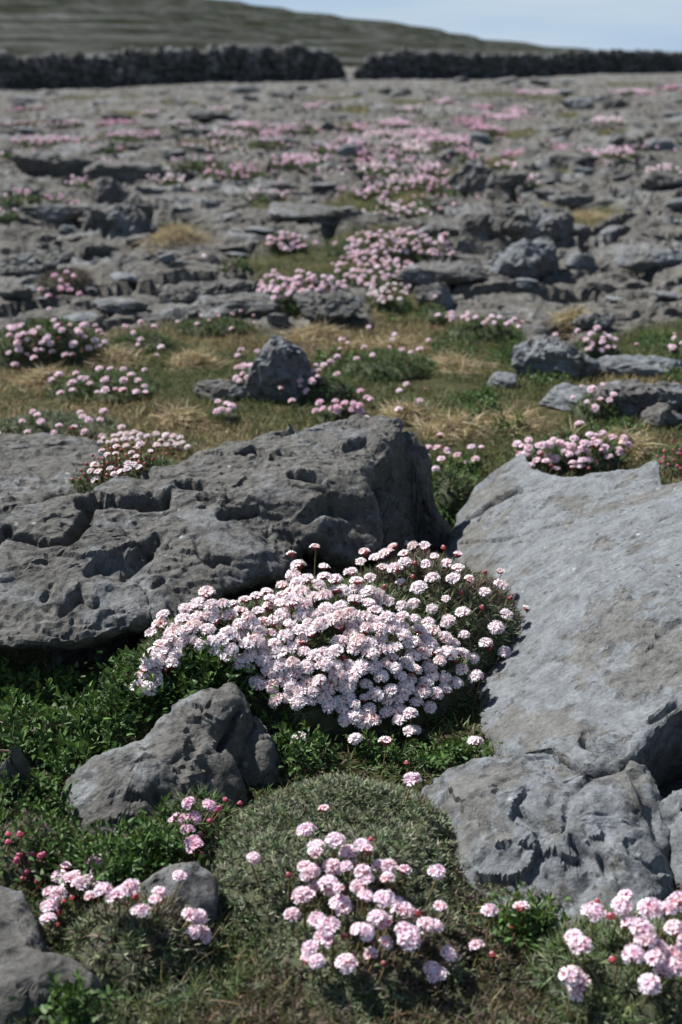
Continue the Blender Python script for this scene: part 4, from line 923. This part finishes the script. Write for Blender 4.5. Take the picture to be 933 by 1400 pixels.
clump('rounded bush of pink heads at the left edge of the turf', [(0, 470), (10, 452), (60, 435), (110, 440), (148, 458), (140, 480), (100, 478), (60, 492), (20, 488)], 10, -20, 150, 445, 505, .09, seed=34, rad=.0115)
clump('loose spread of pink heads in the turf below the rounded thrift bush', [(65, 512), (90, 500), (170, 498), (215, 520), (180, 540), (100, 535)], 13, 60, 220, 508, 552, .03, seed=35, rad=.0112)
clump('sparse pink heads and buds in the turf behind the low left slab', [(0, 578), (60, 560), (160, 562), (170, 590), (110, 600), (20, 600)], 17, -20, 180, 572, 608, .03, seed=36, cols=GREY)
clump('little cluster of pink heads on the block-shaped rock\'s right side', [(320, 510), (330, 492), (352, 480), (362, 492), (345, 512), (330, 525)], 8.5, 310, 372, 505, 545, .05, seed=37, rad=.011)
clump('pink heads strung right of the pointed upright rock', [(380, 530), (385, 515), (425, 505), (465, 490), (470, 500), (430, 520), (400, 540)], 9.5, 375, 480, 508, 550, .05, seed=38, rad=.011)
clump('lilac-pink heads peeping over the back of the biggest slab', [(430, 562), (436, 550), (480, 548), (510, 540), (512, 555), (490, 562)], 9, 430, 515, 552, 580, .04, seed=39, rad=.0115, tone='rose')
clump('few pink heads in turf between pointed upright rock and block rock', [(290, 568), (292, 548), (318, 545), (320, 560)], 9, 280, 330, 555, 580, .02, seed=40, rad=.011)
thrift('tall single pink head and bud above the dry grass', [dome_px(770, 815, 590, 620, .03, seed=141)], [(792, 580, 1., .07), (768, 593, 0., .05), (802, 598, .55, .03)], 'pink', GREEN, None, dens=9000, seed=141, rad=.0155)
clump('line of pink heads along the far edge of the right turf', [(602, 430), (615, 424), (660, 428), (715, 440), (712, 454), (680, 442), (610, 438)], 8.5, 600, 720, 432, 465, .05, seed=41, rad=.0108)
clump('pink heads tucked behind the split pale rock', [(775, 462), (790, 452), (830, 455), (850, 470), (840, 484), (805, 478)], 9.5, 770, 858, 460, 500, .08, seed=42, rad=.0112)
clump('pink heads cut by the right edge above the long flat slab', ell(935, 465, 36, 18), 9, 910, 960, 465, 490, .04, seed=43, rad=.0112)
clump('handful of pink heads in the hollow before the split pale rock', [(778, 548), (800, 525), (840, 525), (842, 548), (810, 560)], 15, 780, 850, 540, 580, .05, seed=44, rad=.0115)
clump('scattered pink heads in the turf right of the blunt rock', [(455, 500), (462, 470), (540, 455), (590, 460), (590, 480), (520, 490)], 15, 460, 600, 472, 515, .04, seed=45, rad=.0105)
clump('few pale heads in the dry turf behind the biggest slab', [(545, 560), (555, 535), (585, 530), (585, 550)], 18, 540, 590, 545, 575, .02, seed=46, rad=.0105)
clump('sprinkle of pink heads and buds along the left turf near the dished rock', [(250, 440), (300, 425), (345, 425), (350, 440), (270, 446)], 13, 240, 350, 435, 458, .03, seed=47, op=.55, rad=.0105)
clump('dark straggling plant with a few pink heads on the left pavement', [(55, 400), (62, 378), (100, 370), (118, 385), (110, 400), (75, 408)], 12, 50, 125, 378, 412, .045, seed=48, rad=.0115, cols=BROWN, tone='rose')
clump('pink heads around the small dark stones left of centre', ell(200, 462, 60, 24), 13, 150, 240, 452, 485, .04, seed=49, rad=.011)
clump('pink row crowning the cushion left of the upper turf hollow edge', [(352, 395), (360, 378), (400, 370), (470, 382), (480, 398), (440, 412), (400, 402), (372, 412)], 6.4, 345, 485, 385, 440, .10, seed=50, rad=.0115, lod=1)
clump('pink clump above the green turf hollow', ell(392, 330, 60, 26), 5.9, 350, 425, 330, 352, .06, seed=51, rad=.012, lod=1)
clump('wide pink drift right of the green turf hollow', [(465, 330), (490, 318), (560, 312), (612, 325), (618, 345), (590, 352), (560, 345), (500, 348), (480, 352)], 5.9, 455, 625, 325, 362, .07, seed=52, rad=.012, lod=1)
clump('pink heads flowing down from the wide drift toward the turf', [(450, 360), (480, 352), (540, 350), (565, 360), (530, 382), (505, 395), (485, 380)], 6.2, 450, 570, 355, 400, .06, seed=53, rad=.012, lod=1)
clump('cream-pink heads on the cushion at the tip of the turf', [(500, 398), (530, 385), (560, 388), (558, 405), (530, 412), (505, 410)], 6.2, 495, 565, 392, 430, .06, seed=54, rad=.011, tone='pale', lod=1)
clump('single file of pink heads before the small black-sided rock', [(583, 395), (598, 395), (602, 425), (588, 425)], 10, 575, 610, 410, 438, .04, seed=55, rad=.011, lod=1)

# distant drifts: foliage and blossom too small to pick apart singly
FHV = []
for t_ in ('pale', 'pink', 'rose'):
    me = head_mesh(t_, 1., 900, 1); nv = len(me.vertices); c_ = np.zeros(nv * 3); me.vertices.foreach_get('co', c_)
D_, F_ = ICO[1]
def drift(px, py, wpx, hpx, tone, seed, dens=1.):
    r_ = np.random.default_rng(seed); p = hit(px, py); dep = proj(p)[2]
    rx = wpx / 2 / FPX * dep; ry = max(.5 * rx, min(hpx / FPX * dep * dep / HC * .5, rx * 2.2)); h = .02 + .05 * min(rx, .3) * r_.uniform(.3, 1)
    z0 = float(gz_at(p[:1], p[1:2])[0]); d = Dome(p[0], p[1], rx, ry, h, 0, seed, -.01)
    root = thing('thrift_drift', (p[0], p[1], z0)); root['category'] = 'flowering plant'; root['group'] = 'distant drifts of pink thrift on the pavement'
    L_ = np.array(root.location)
    X, Y_ = d.sample(int(min(2200, 900 * math.pi * rx * ry * 1.6) + 30), r_); zt = np.maximum(d.z(X, Y_), gz_at(X, Y_)); N = d.normal(X, Y_)
    V, F, C = rosettes(np.stack([X, Y_, zt - .005], 1), N, 6, .03, .006 + .0006 * dep, GREEN + BROWN[:1], r_)
    o = link('foliage', mesh_np('foliage', V - L_, F, M_LEAF, C), root); o['kind'] = 'stuff'
    n_ = int(np.clip(430 * dens * math.pi * rx * ry * 1.25, 14, 900)); X, Y_ = d.sample(n_, r_)
    fr_ = int(n_ * .35); X = np.concatenate([X, p[0] + r_.normal(size=fr_) * rx * .85]); Y_ = np.concatenate([Y_, p[1] + r_.normal(size=fr_) * ry * .85])
    k = vn(p3(X, Y_, seed) * 5., seed) + .5 * vn(p3(X, Y_, seed) * 13., seed) > -.12; X, Y_ = X[k], Y_[k]
    zt = np.maximum(d.z(X, Y_), gz_at(X, Y_)) + r_.uniform(.01, .05, len(X)); c0, c1, c2 = [np.array(c) for c in petal_tone(tone)]
    rd = r_.uniform(.008, .012, len(X)) * (1 + .012 * max(dep - 6, 0))
    V = (D_[None] * np.array([1, 1, .75]) * rd[:, None, None] * r_.uniform(.8, 1.2, (len(X), len(D_), 1)) + np.stack([X, Y_, zt], 1)[:, None]).reshape(-1, 3)
    F = (np.arange(len(X))[:, None, None] * len(D_) + F_[None]).reshape(-1, 3)
    C = (c1 * .4 + c2 * .6)[None, None] * r_.uniform(.78, 1.04, (len(X), len(D_), 1)); C = C - np.array([.0, .22, .16]) * (r_.random((len(X), len(D_), 1)) < .25)
    o = link('blossom', mesh_np('blossom', V - L_, F, M_PETAL, np.clip(C, 0, 1).reshape(-1, 3)), root); o['kind'] = 'stuff'
    return root
DR = [(25, 172, 34, 6), (92, 173, 44, 7), (160, 171, 54, 8), (205, 157, 22, 6), (62, 198, 100, 8), (185, 190, 70, 8), (155, 207, 34, 7), (14, 218, 34, 8), (340, 177, 80, 8), (408, 178, 56, 8), (255, 205, 36, 7), (304, 206, 70, 10), (366, 200, 50, 10),
      (272, 228, 80, 11), (322, 248, 90, 11), (232, 252, 50, 8), (400, 226, 66, 10), (432, 222, 34, 8), (486, 178, 36, 6), (525, 190, 60, 9), (575, 186, 54, 9), (612, 196, 66, 10), (650, 192, 54, 9), (560, 207, 60, 9), (682, 163, 56, 10), (708, 156, 34, 9), (640, 172, 40, 7),
      (755, 128, 40, 6), (716, 127, 24, 5), (866, 127, 46, 6), (915, 122, 30, 5), (832, 168, 40, 7), (845, 212, 44, 10), (806, 216, 26, 8), (760, 205, 40, 8), (516, 238, 56, 14), (548, 222, 50, 10), (585, 236, 40, 12), (608, 262, 44, 16), (556, 294, 70, 10), (508, 268, 56, 10), (530, 282, 30, 9), (590, 285, 34, 14),
      (352, 273, 36, 8), (385, 270, 24, 8), (28, 282, 60, 10), (88, 282, 46, 9), (10, 300, 30, 8), (110, 258, 34, 8), (205, 236, 40, 8), (660, 150, 30, 6), (560, 152, 36, 6), (606, 142, 30, 5), (480, 200, 60, 8), (700, 216, 30, 8), (905, 242, 38, 10), (880, 205, 34, 8), (725, 250, 30, 8), (40, 152, 40, 5),
      (300, 155, 36, 5), (430, 148, 36, 5), (140, 232, 40, 8), (640, 218, 36, 8), (320, 365, 30, 9), (690, 232, 34, 8), (575, 254, 44, 10), (665, 180, 44, 8), (545, 255, 36, 10), (250, 178, 34, 6), (450, 208, 46, 8), (498, 222, 36, 9), (310, 188, 60, 7), (370, 186, 44, 7), (540, 172, 40, 6)]
items = []
for k, (a, b_, w_, h_) in enumerate(DR):
    tone = ('pink', 'pink', 'rose', 'pale')[k % 4]
    items.append((a, b_, drift(a, b_, w_, h_, tone, 3000 + k, .85 if a < 330 else (1.9 if a > 480 else 1.3)), {'pink': 'pink', 'rose': 'deep pink', 'pale': 'pale pink'}[tone]))
rows_label(items, [(110, 140), (140, 165), (165, 185), (185, 202), (202, 222), (222, 245), (245, 275), (275, 320), (320, 380)], lambda adj, k, b_: f'{adj} thrift drift, {k} from left in {b_} row of drifts below wall')

# ------------------------------------------------------------------ leafy shrubs
def sprig_mesh(seed, nleaf=13, ln=1.0):
    r_ = np.random.default_rng(seed); V, F, C = [], [], []; n0 = 0
    sdir = lambda t: np.array([.25 * t * t, .12 * math.sin(t * 2), t])
    for k in range(5):
        c_ = sdir(k / 4 * ln); 
        for j in range(3): a = j * 2.094; V.append(c_ + np.array([math.cos(a), math.sin(a), 0]) * .02 * (1 - k * .15)); C.append((.12, .07, .035))
    for k in range(4):
        for j in range(3): a_, b_ = 3 * k + j, 3 * k + (j + 1) % 3; F += [[a_, b_, b_ + 3], [a_, b_ + 3, a_ + 3]]
    n0 = 15
    for k in range(nleaf):
        t = .15 + .85 * k / (nleaf - 1); c_ = sdir(t * ln); an = k * 2.3999 + r_.uniform(-.3, .3); el_ = .35 + .9 * t * t
        d = np.array([math.cos(an) * math.cos(el_), math.sin(an) * math.cos(el_), math.sin(el_)]); s_ = np.cross(d, [0, 0, 1.]); s_ /= np.linalg.norm(s_); n_ = np.cross(s_, d)
        L_ = .34 * r_.uniform(.8, 1.15) * (1.05 - .35 * t); W = L_ * .21
        g = np.array((.055, .105, .027)) * r_.uniform(.55, 1.6) * (np.array([1.3, 1.15, .9]) if t > .85 else 1)
        V += [c_, c_ + d * L_ * .45 - s_ * W + n_ * .02, c_ + d * L_ * .48 - n_ * .02, c_ + d * L_ * .45 + s_ * W + n_ * .02, c_ + d * L_ * .82 - s_ * W * .75, c_ + d * L_ * .82 + s_ * W * .75, c_ + d * L_ - n_ * .04]; C += [g * .9, g, g * 1.15, g, g, g, g]
        F += [[n0 + q for q in t_] for t_ in ([0, 1, 2], [0, 2, 3], [1, 4, 2], [2, 5, 3], [2, 4, 6], [2, 6, 5])]; n0 += 7
    return mesh_np('sprig', np.array(V), np.array(F), M_SHRUB, np.array(C))
SPR = [sprig_mesh(k, nleaf=14 + k % 4) for k in range(7)]
def shrub(label, poly, spacing, lift, seed, size=.045, name='leafy_shrub', cat='shrub', twigs=0, group='low leafy shrubs between the stones', maxn=300, over=None):
    ex_ = (lambda x, y: np.max([d.z(x, y) for d in over], 0)) if over else None
    r_ = np.random.default_rng(seed); pts = poisson(poly, spacing, seed, 8000)[:maxn]; W = [hit(a, b_, lift * r_.uniform(.3, 1), ex_) for a, b_, _ in pts]; W = np.array(W)
    c_ = W.mean(0); zb = float(gz_at(c_[:1], c_[1:2])[0]); root = thing(name, (c_[0], c_[1], zb), label, cat, group); L_ = Vector(root.location)
    for p in W:
        d = Vector((r_.normal() * .55 - .15, r_.normal() * .55 - .15, 1.)); d.normalize(); s_ = size * r_.uniform(.7, 1.25)
        o = link('sprig', SPR[int(r_.integers(7))], root)
        o.matrix_basis = Matrix.Translation(Vector(p) - d * s_ * .6 - L_) @ d.to_track_quat('Z', 'Y').to_matrix().to_4x4() @ Matrix.Rotation(r_.uniform(0, 6.3), 4, 'Z') @ Matrix.Scale(s_, 4)
    # dense inner leaves
    n_ = len(W) * 26; k = r_.integers(len(W), size=n_); q = W[k] + r_.normal(size=(n_, 3)) * np.array([size * .5, size * .5, size * .25]); q[:, 2] -= size * .45
    q[:, 2] = np.maximum(q[:, 2], gz_at(q[:, 0], q[:, 1]) + .002)
    d = r_.normal(size=(n_, 3)); d[:, 2] = np.abs(d[:, 2]) * .8 + .2
    V, F, C = blades(q, d, size * .24 * r_.uniform(.7, 1.2, n_), size * .11, .3, mixcol(n_, [(.05, .10, .022), (.065, .13, .03), (.04, .075, .02)], r_, .25), 2, r_=r_)
    o = link('inner_leaves', mesh_np('inner_leaves', V - np.array(L_), F, M_SHRUB, C), root); o['kind'] = 'stuff'
    for t in range(twigs):
        p = W[int(r_.integers(len(W)))]; pts_ = [np.array([p[0], p[1], p[2] - .01])]; d = r_.normal(size=3) * np.array([.5, .5, .1]); d /= np.linalg.norm(d)
        for j in range(6): d = d + r_.normal(size=3) * .35; d[2] *= .5; d /= np.linalg.norm(d); pts_.append(pts_[-1] + d * .012)
        V = []; F = []
        for j, q_ in enumerate(pts_):
            for m_ in range(5): a = m_ * 1.2566; V.append(q_ + np.array([math.cos(a), .3 * math.sin(a), math.sin(a)]) * .0028 * (1 - j * .1))
        for j in range(6):
            for m_ in range(5): a_, b2 = 5 * j + m_, 5 * j + (m_ + 1) % 5; F.append([a_, b2, b2 + 5, a_ + 5])
        link('twig', mesh_np('twig', np.array(V) - np.array(L_), np.array(F), M_TWIG, smooth=True), root)
    return root
shrub('large glossy green shrub in the shadow below the left of the biggest slab', [(-20, 915), (60, 925), (110, 915), (150, 905), (200, 915), (195, 945), (228, 955), (190, 985), (150, 1005), (100, 1045), (80, 1085), (48, 1030), (-20, 1010)], 15, .035, 1, .048, twigs=5)
shrub('bright leafy sprigs between the drooping blossom and the wedge boulder', [(150, 900), (195, 890), (200, 950), (235, 945), (250, 900), (280, 893), (310, 905), (345, 930), (335, 945), (300, 935), (245, 952), (180, 975), (150, 960)], 11, .02, 2, .036, over=[D1, D1b, D3])
shrub('dark leafy shrub at left edge under the rounded rock', [(-10, 1080), (45, 1065), (85, 1095), (90, 1150), (70, 1180), (40, 1150), (-10, 1130)], 12, .035, 3, .032, twigs=2)
shrub('bright leafy shrub below the wedge boulder', [(110, 1160), (150, 1155), (205, 1125), (255, 1110), (262, 1140), (235, 1158), (190, 1180), (130, 1190)], 12, .04, 4, .035)
shrub('leafy sprigs in the notch between the white mound and split rock piece', [(362, 985), (375, 975), (430, 990), (440, 1020), (400, 1030), (372, 1020)], 12, .03, 5, .034)
shrub('leafy strip between the grey-green cushion top and the white mound', [(480, 1015), (540, 1018), (600, 1022), (655, 1012), (640, 1035), (560, 1035), (500, 1028)], 12, .02, 6, .030)
shrub('lone bright sprig tuft behind the white mound', [(462, 768), (478, 762), (482, 776), (466, 782)], 9, .12, 7, .030)
shrub('shaded leafy shrub in the gap between the two big slabs', [(580, 640), (640, 625), (655, 640), (630, 680), (612, 735), (580, 740)], 11, .02, 8, .038)
shrub('leafy weed at the foot of the cracked boulder', [(695, 1235), (730, 1240), (760, 1265), (740, 1280), (700, 1265)], 10, .03, 9, .034)
shrub('upright sprig beside the bottom left rock', [(90, 1350), (105, 1345), (110, 1385), (95, 1395)], 9, .04, 10, .034)
for k, (cx, cy, w_, h_, lab) in enumerate([(745, 512, 60, 14, 'bright leafy weed below the split pale rock'), (675, 575, 90, 24, 'green leafy weed in the turf left of the low pale slab'), (655, 545, 50, 26, 'green leafy weed beside the small flat rock'), (920, 510, 40, 24, 'leafy weed at right edge under the long flat slab'),
        (820, 590, 80, 26, 'leafy weed between dry grass and the pointed right rock'), (460, 490, 60, 24, 'leafy weed right of the pointed upright rock'), (700, 480, 50, 26, 'green weed on the left flank of the split pale rock'), (900, 465, 60, 20, 'green weed patch at right behind the long flat slab'), (620, 470, 70, 24, 'dull green weed in the turf below the line of pink heads'), (560, 425, 70, 20, 'green weed below the cream-pink heads')]):
    shrub(lab, ell(cx, cy, w_, h_), 9, .02, 20 + k, .04, name='leafy_weed', cat='plant')

# ------------------------------------------------------------------ grass
def scatter(n_, y0, y1, xs, r_, want=1.0):
    y = np.sqrt(r_.uniform(y0 * y0, y1 * y1, n_)); x = r_.uniform(-1, 1, n_) * (xs * y + .08)
    k = turf(x, y) > .5; return x[k], y[k]
parts = []
r_ = np.random.default_rng(5)
for n_, y0, y1, ln, wd in ((110000, 2.2, 4.4, .024, .0016), (46000, 4.4, 8.5, .03, .0032), (20000, 8.5, 46, .07, .014)):
    x, y = scatter(n_, y0, y1, .28, r_)
    pn = fbm(p3(x, y) * 2.3, 81, 3); pn2 = fbm(p3(x, y) * 6, 85, 2)
    if y0 > 8: k = r_.random(len(x)) < .85
    else: k = pn2 > -.45
    x, y, pn = x[k], y[k], pn[k]
    straw = sst(-.12, .30, pn + .12 * r_.normal(size=len(x)) + (.05 if y0 < 4 else -.18))
    green = mixcol(len(x), [(.085, .115, .032), (.06, .09, .03), (.11, .13, .045), (.10, .10, .04)], r_, .2); dry = mixcol(len(x), [(.30, .23, .11), (.22, .17, .085), (.38, .30, .16), (.13, .085, .05)], r_, .2)
    c_ = np.where((r_.random(len(x)) < straw)[:, None], dry, green)
    d = np.stack([r_.normal(size=len(x)) * .55 - .1, r_.normal(size=len(x)) * .55, np.ones(len(x))], 1)
    z = gz_at(x, y)
    parts.append(blades(np.stack([x, y, z - .003], 1), d, ln * r_.uniform(.4, 1.3, len(x)), wd * r_.uniform(.7, 1.3, len(x)), r_.uniform(0, .7, len(x)), c_, 2, r_=r_))
V, F, C = join(parts)
tag(link('turf_grass', mesh_np('turf_grass', V, F, M_GRASS, C)), 'green and straw coloured grass growing in the turf between the rocks', 'grass', None, 'stuff')
# foreground turf at the bottom of the picture
parts = []
x = r_.uniform(-.42, .45, 60000); y = r_.uniform(.75, 1.5, 60000)
pxs_ = np.array([x, y]); pj = PW / 2 + FPX * x / (y * CP + HC * SP); pjy = PH / 2 - FPX * (y * SP - HC * CP) / (y * CP + HC * SP)
k = (pjy > 1150) | ((pjy > 1040) & (pj < 120)); x, y, pj, pjy = x[k], y[k], pj[k], pjy[k]
pn = fbm(p3(x, y) * 9, 91, 3)
kk = r_.random(len(x)) < .22 + .35 * sst(-.2, .3, pn)
xa, ya = x[kk], y[kk]
c_ = mixcol(len(xa), [(.085, .11, .035), (.10, .12, .045), (.22, .18, .085), (.15, .075, .04), (.06, .085, .03)], r_, .2, [.3, .25, .2, .08, .17])
d = np.stack([r_.normal(size=len(xa)) * .7, r_.normal(size=len(xa)) * .7, np.ones(len(xa))], 1)
parts.append(blades(np.stack([xa, ya, gz_at(xa, ya) - .002], 1), d, .020 * r_.uniform(.5, 1.6, len(xa)), .0012, r_.uniform(0, .7, len(xa)), c_, 2, r_=r_))
xb, yb = x[~kk][:9000], y[~kk][:9000]; pts = np.stack([xb, yb, gz_at(xb, yb) + .002 + .004 * r_.random(len(xb))], 1); N = np.tile([0, 0, 1.], (len(xb), 1))
br = fbm(p3(xb, yb) * 6, 95, 3) > .12
parts.append(rosettes(pts[~br], N[~br], 7, .010, .0013, GREY + GREEN, r_)); parts.append(rosettes(pts[br], N[br], 7, .009, .0013, BROWN + GREY[:1] + [(.16, .12, .08)], r_))
xs2, ys2 = r_.uniform(-.3, .45, 60), r_.uniform(.9, 1.15, 60)
d = np.stack([r_.normal(size=60), r_.normal(size=60), r_.uniform(.1, .8, 60)], 1)
parts.append(blades(np.stack([xs2, ys2, gz_at(xs2, ys2) + .008], 1), d, r_.uniform(.015, .04, 60), .0011, .4, mixcol(60, [(.34, .26, .13), (.25, .17, .09)], r_), 4, r_=r_))
V, F, C = join(parts)
tag(link('moss_and_turf', mesh_np('moss_and_turf', V, F, M_GRASS, C)), 'short mossy turf with dry stems along the bottom of the picture', 'ground cover', None, 'stuff')
# dark little leaves on the soil between the near rocks
x = r_.uniform(-.5, .6, 60000); y = 1.05 + 1.5 * r_.random(60000) ** 1.5; d = np.stack([r_.normal(size=len(x)), r_.normal(size=len(x)), np.ones(len(x))], 1)
V, F, C = blades(np.stack([x, y, gz_at(x, y) - .001], 1), d, .014 * r_.uniform(.5, 1.4, len(x)), .0025, .4, mixcol(len(x), [(.05, .08, .022), (.07, .10, .03), (.09, .07, .04)], r_, .2), 2, r_=r_)
tag(link('ground_leaves', mesh_np('ground_leaves', V, F, M_SHRUB, C)), 'tiny dark leaves carpeting the soil between the near rocks', 'ground cover', None, 'stuff')

# dry straw tufts
def tuft(px, py, wpx, label, seed, ln=.05, n_=900):
    r_ = np.random.default_rng(seed); p = hit(px, py); dep = proj(p)[2]; rx = wpx / 2 / FPX * dep
    x = p[0] + r_.normal(size=n_) * rx * .5; y = p[1] + r_.normal(size=n_) * rx * .45
    z0 = float(gz_at(p[:1], p[1:2])[0]); root = thing('dry_grass_tuft', (p[0], p[1], z0), label, 'dry grass', 'tufts of dead straw-coloured grass')
    flow = np.array([math.cos(seed * 1.3), math.sin(seed * 1.3)])
    d = np.stack([r_.normal(size=n_) * .8 + flow[0] * .6, r_.normal(size=n_) * .5 + flow[1] * .4, r_.uniform(.05, .6, n_)], 1)
    zz_ = gz_at(x, y) + .035 * np.exp(-((x - p[0]) ** 2 + (y - p[1]) ** 2) / (rx * .6) ** 2) * r_.random(n_)
    V, F, C = blades(np.stack([x, y, zz_], 1), d, ln * r_.uniform(.4, 1.1, n_), .0017, r_.uniform(.2, .9, n_), mixcol(n_, [(.40, .32, .18), (.32, .25, .13), (.22, .17, .09), (.48, .40, .25)], r_, .15), 4, r_=r_)
    o = link('blades', mesh_np('blades', V - np.array(root.location), F, M_GRASS, C), root); o['kind'] = 'stuff'
for k, (a, b_, w_, lab) in enumerate([(620, 505, 110, 'broad pale straw mat stretching left of the small flat rock'), (545, 480, 60, 'thin straw patch above the broad straw mat'), (700, 585, 110, 'big shaggy straw tuft behind the tilted slab, left of the tall pink head'),
        (620, 592, 90, 'straw tuft right behind the dark end of the biggest slab'), (780, 620, 60, 'straw tuft among pink heads above the tilted slab'), (560, 575, 60, 'low straw tuft touching the back right of the biggest slab'), (855, 615, 60, 'straw tuft behind the upper right of the tilted slab'),
        (430, 462, 90, 'straw tuft beneath the blunt grey rock'), (60, 525, 70, 'straw patch left of the loose pink heads'), (270, 500, 60, 'straw wisps left of the block-shaped rock'), (160, 495, 70, 'straw patch between the rounded bush and loose heads'), (790, 440, 60, 'straw patch behind the right turf weeds'), (250, 580, 60, 'straw wisps behind the red-budded thrift')]):
    tuft(a, b_, w_, lab, 60 + k)
for k, (a, b_, w_, lab) in enumerate([(245, 322, 80, 'tawny grass patch alone on the left pavement'), (800, 300, 90, 'long yellow straw patch on the right pavement'), (730, 292, 50, 'small straw patch behind the round dark boulder')]):
    tuft(a, b_, w_, lab, 90 + k, .06, 1500)
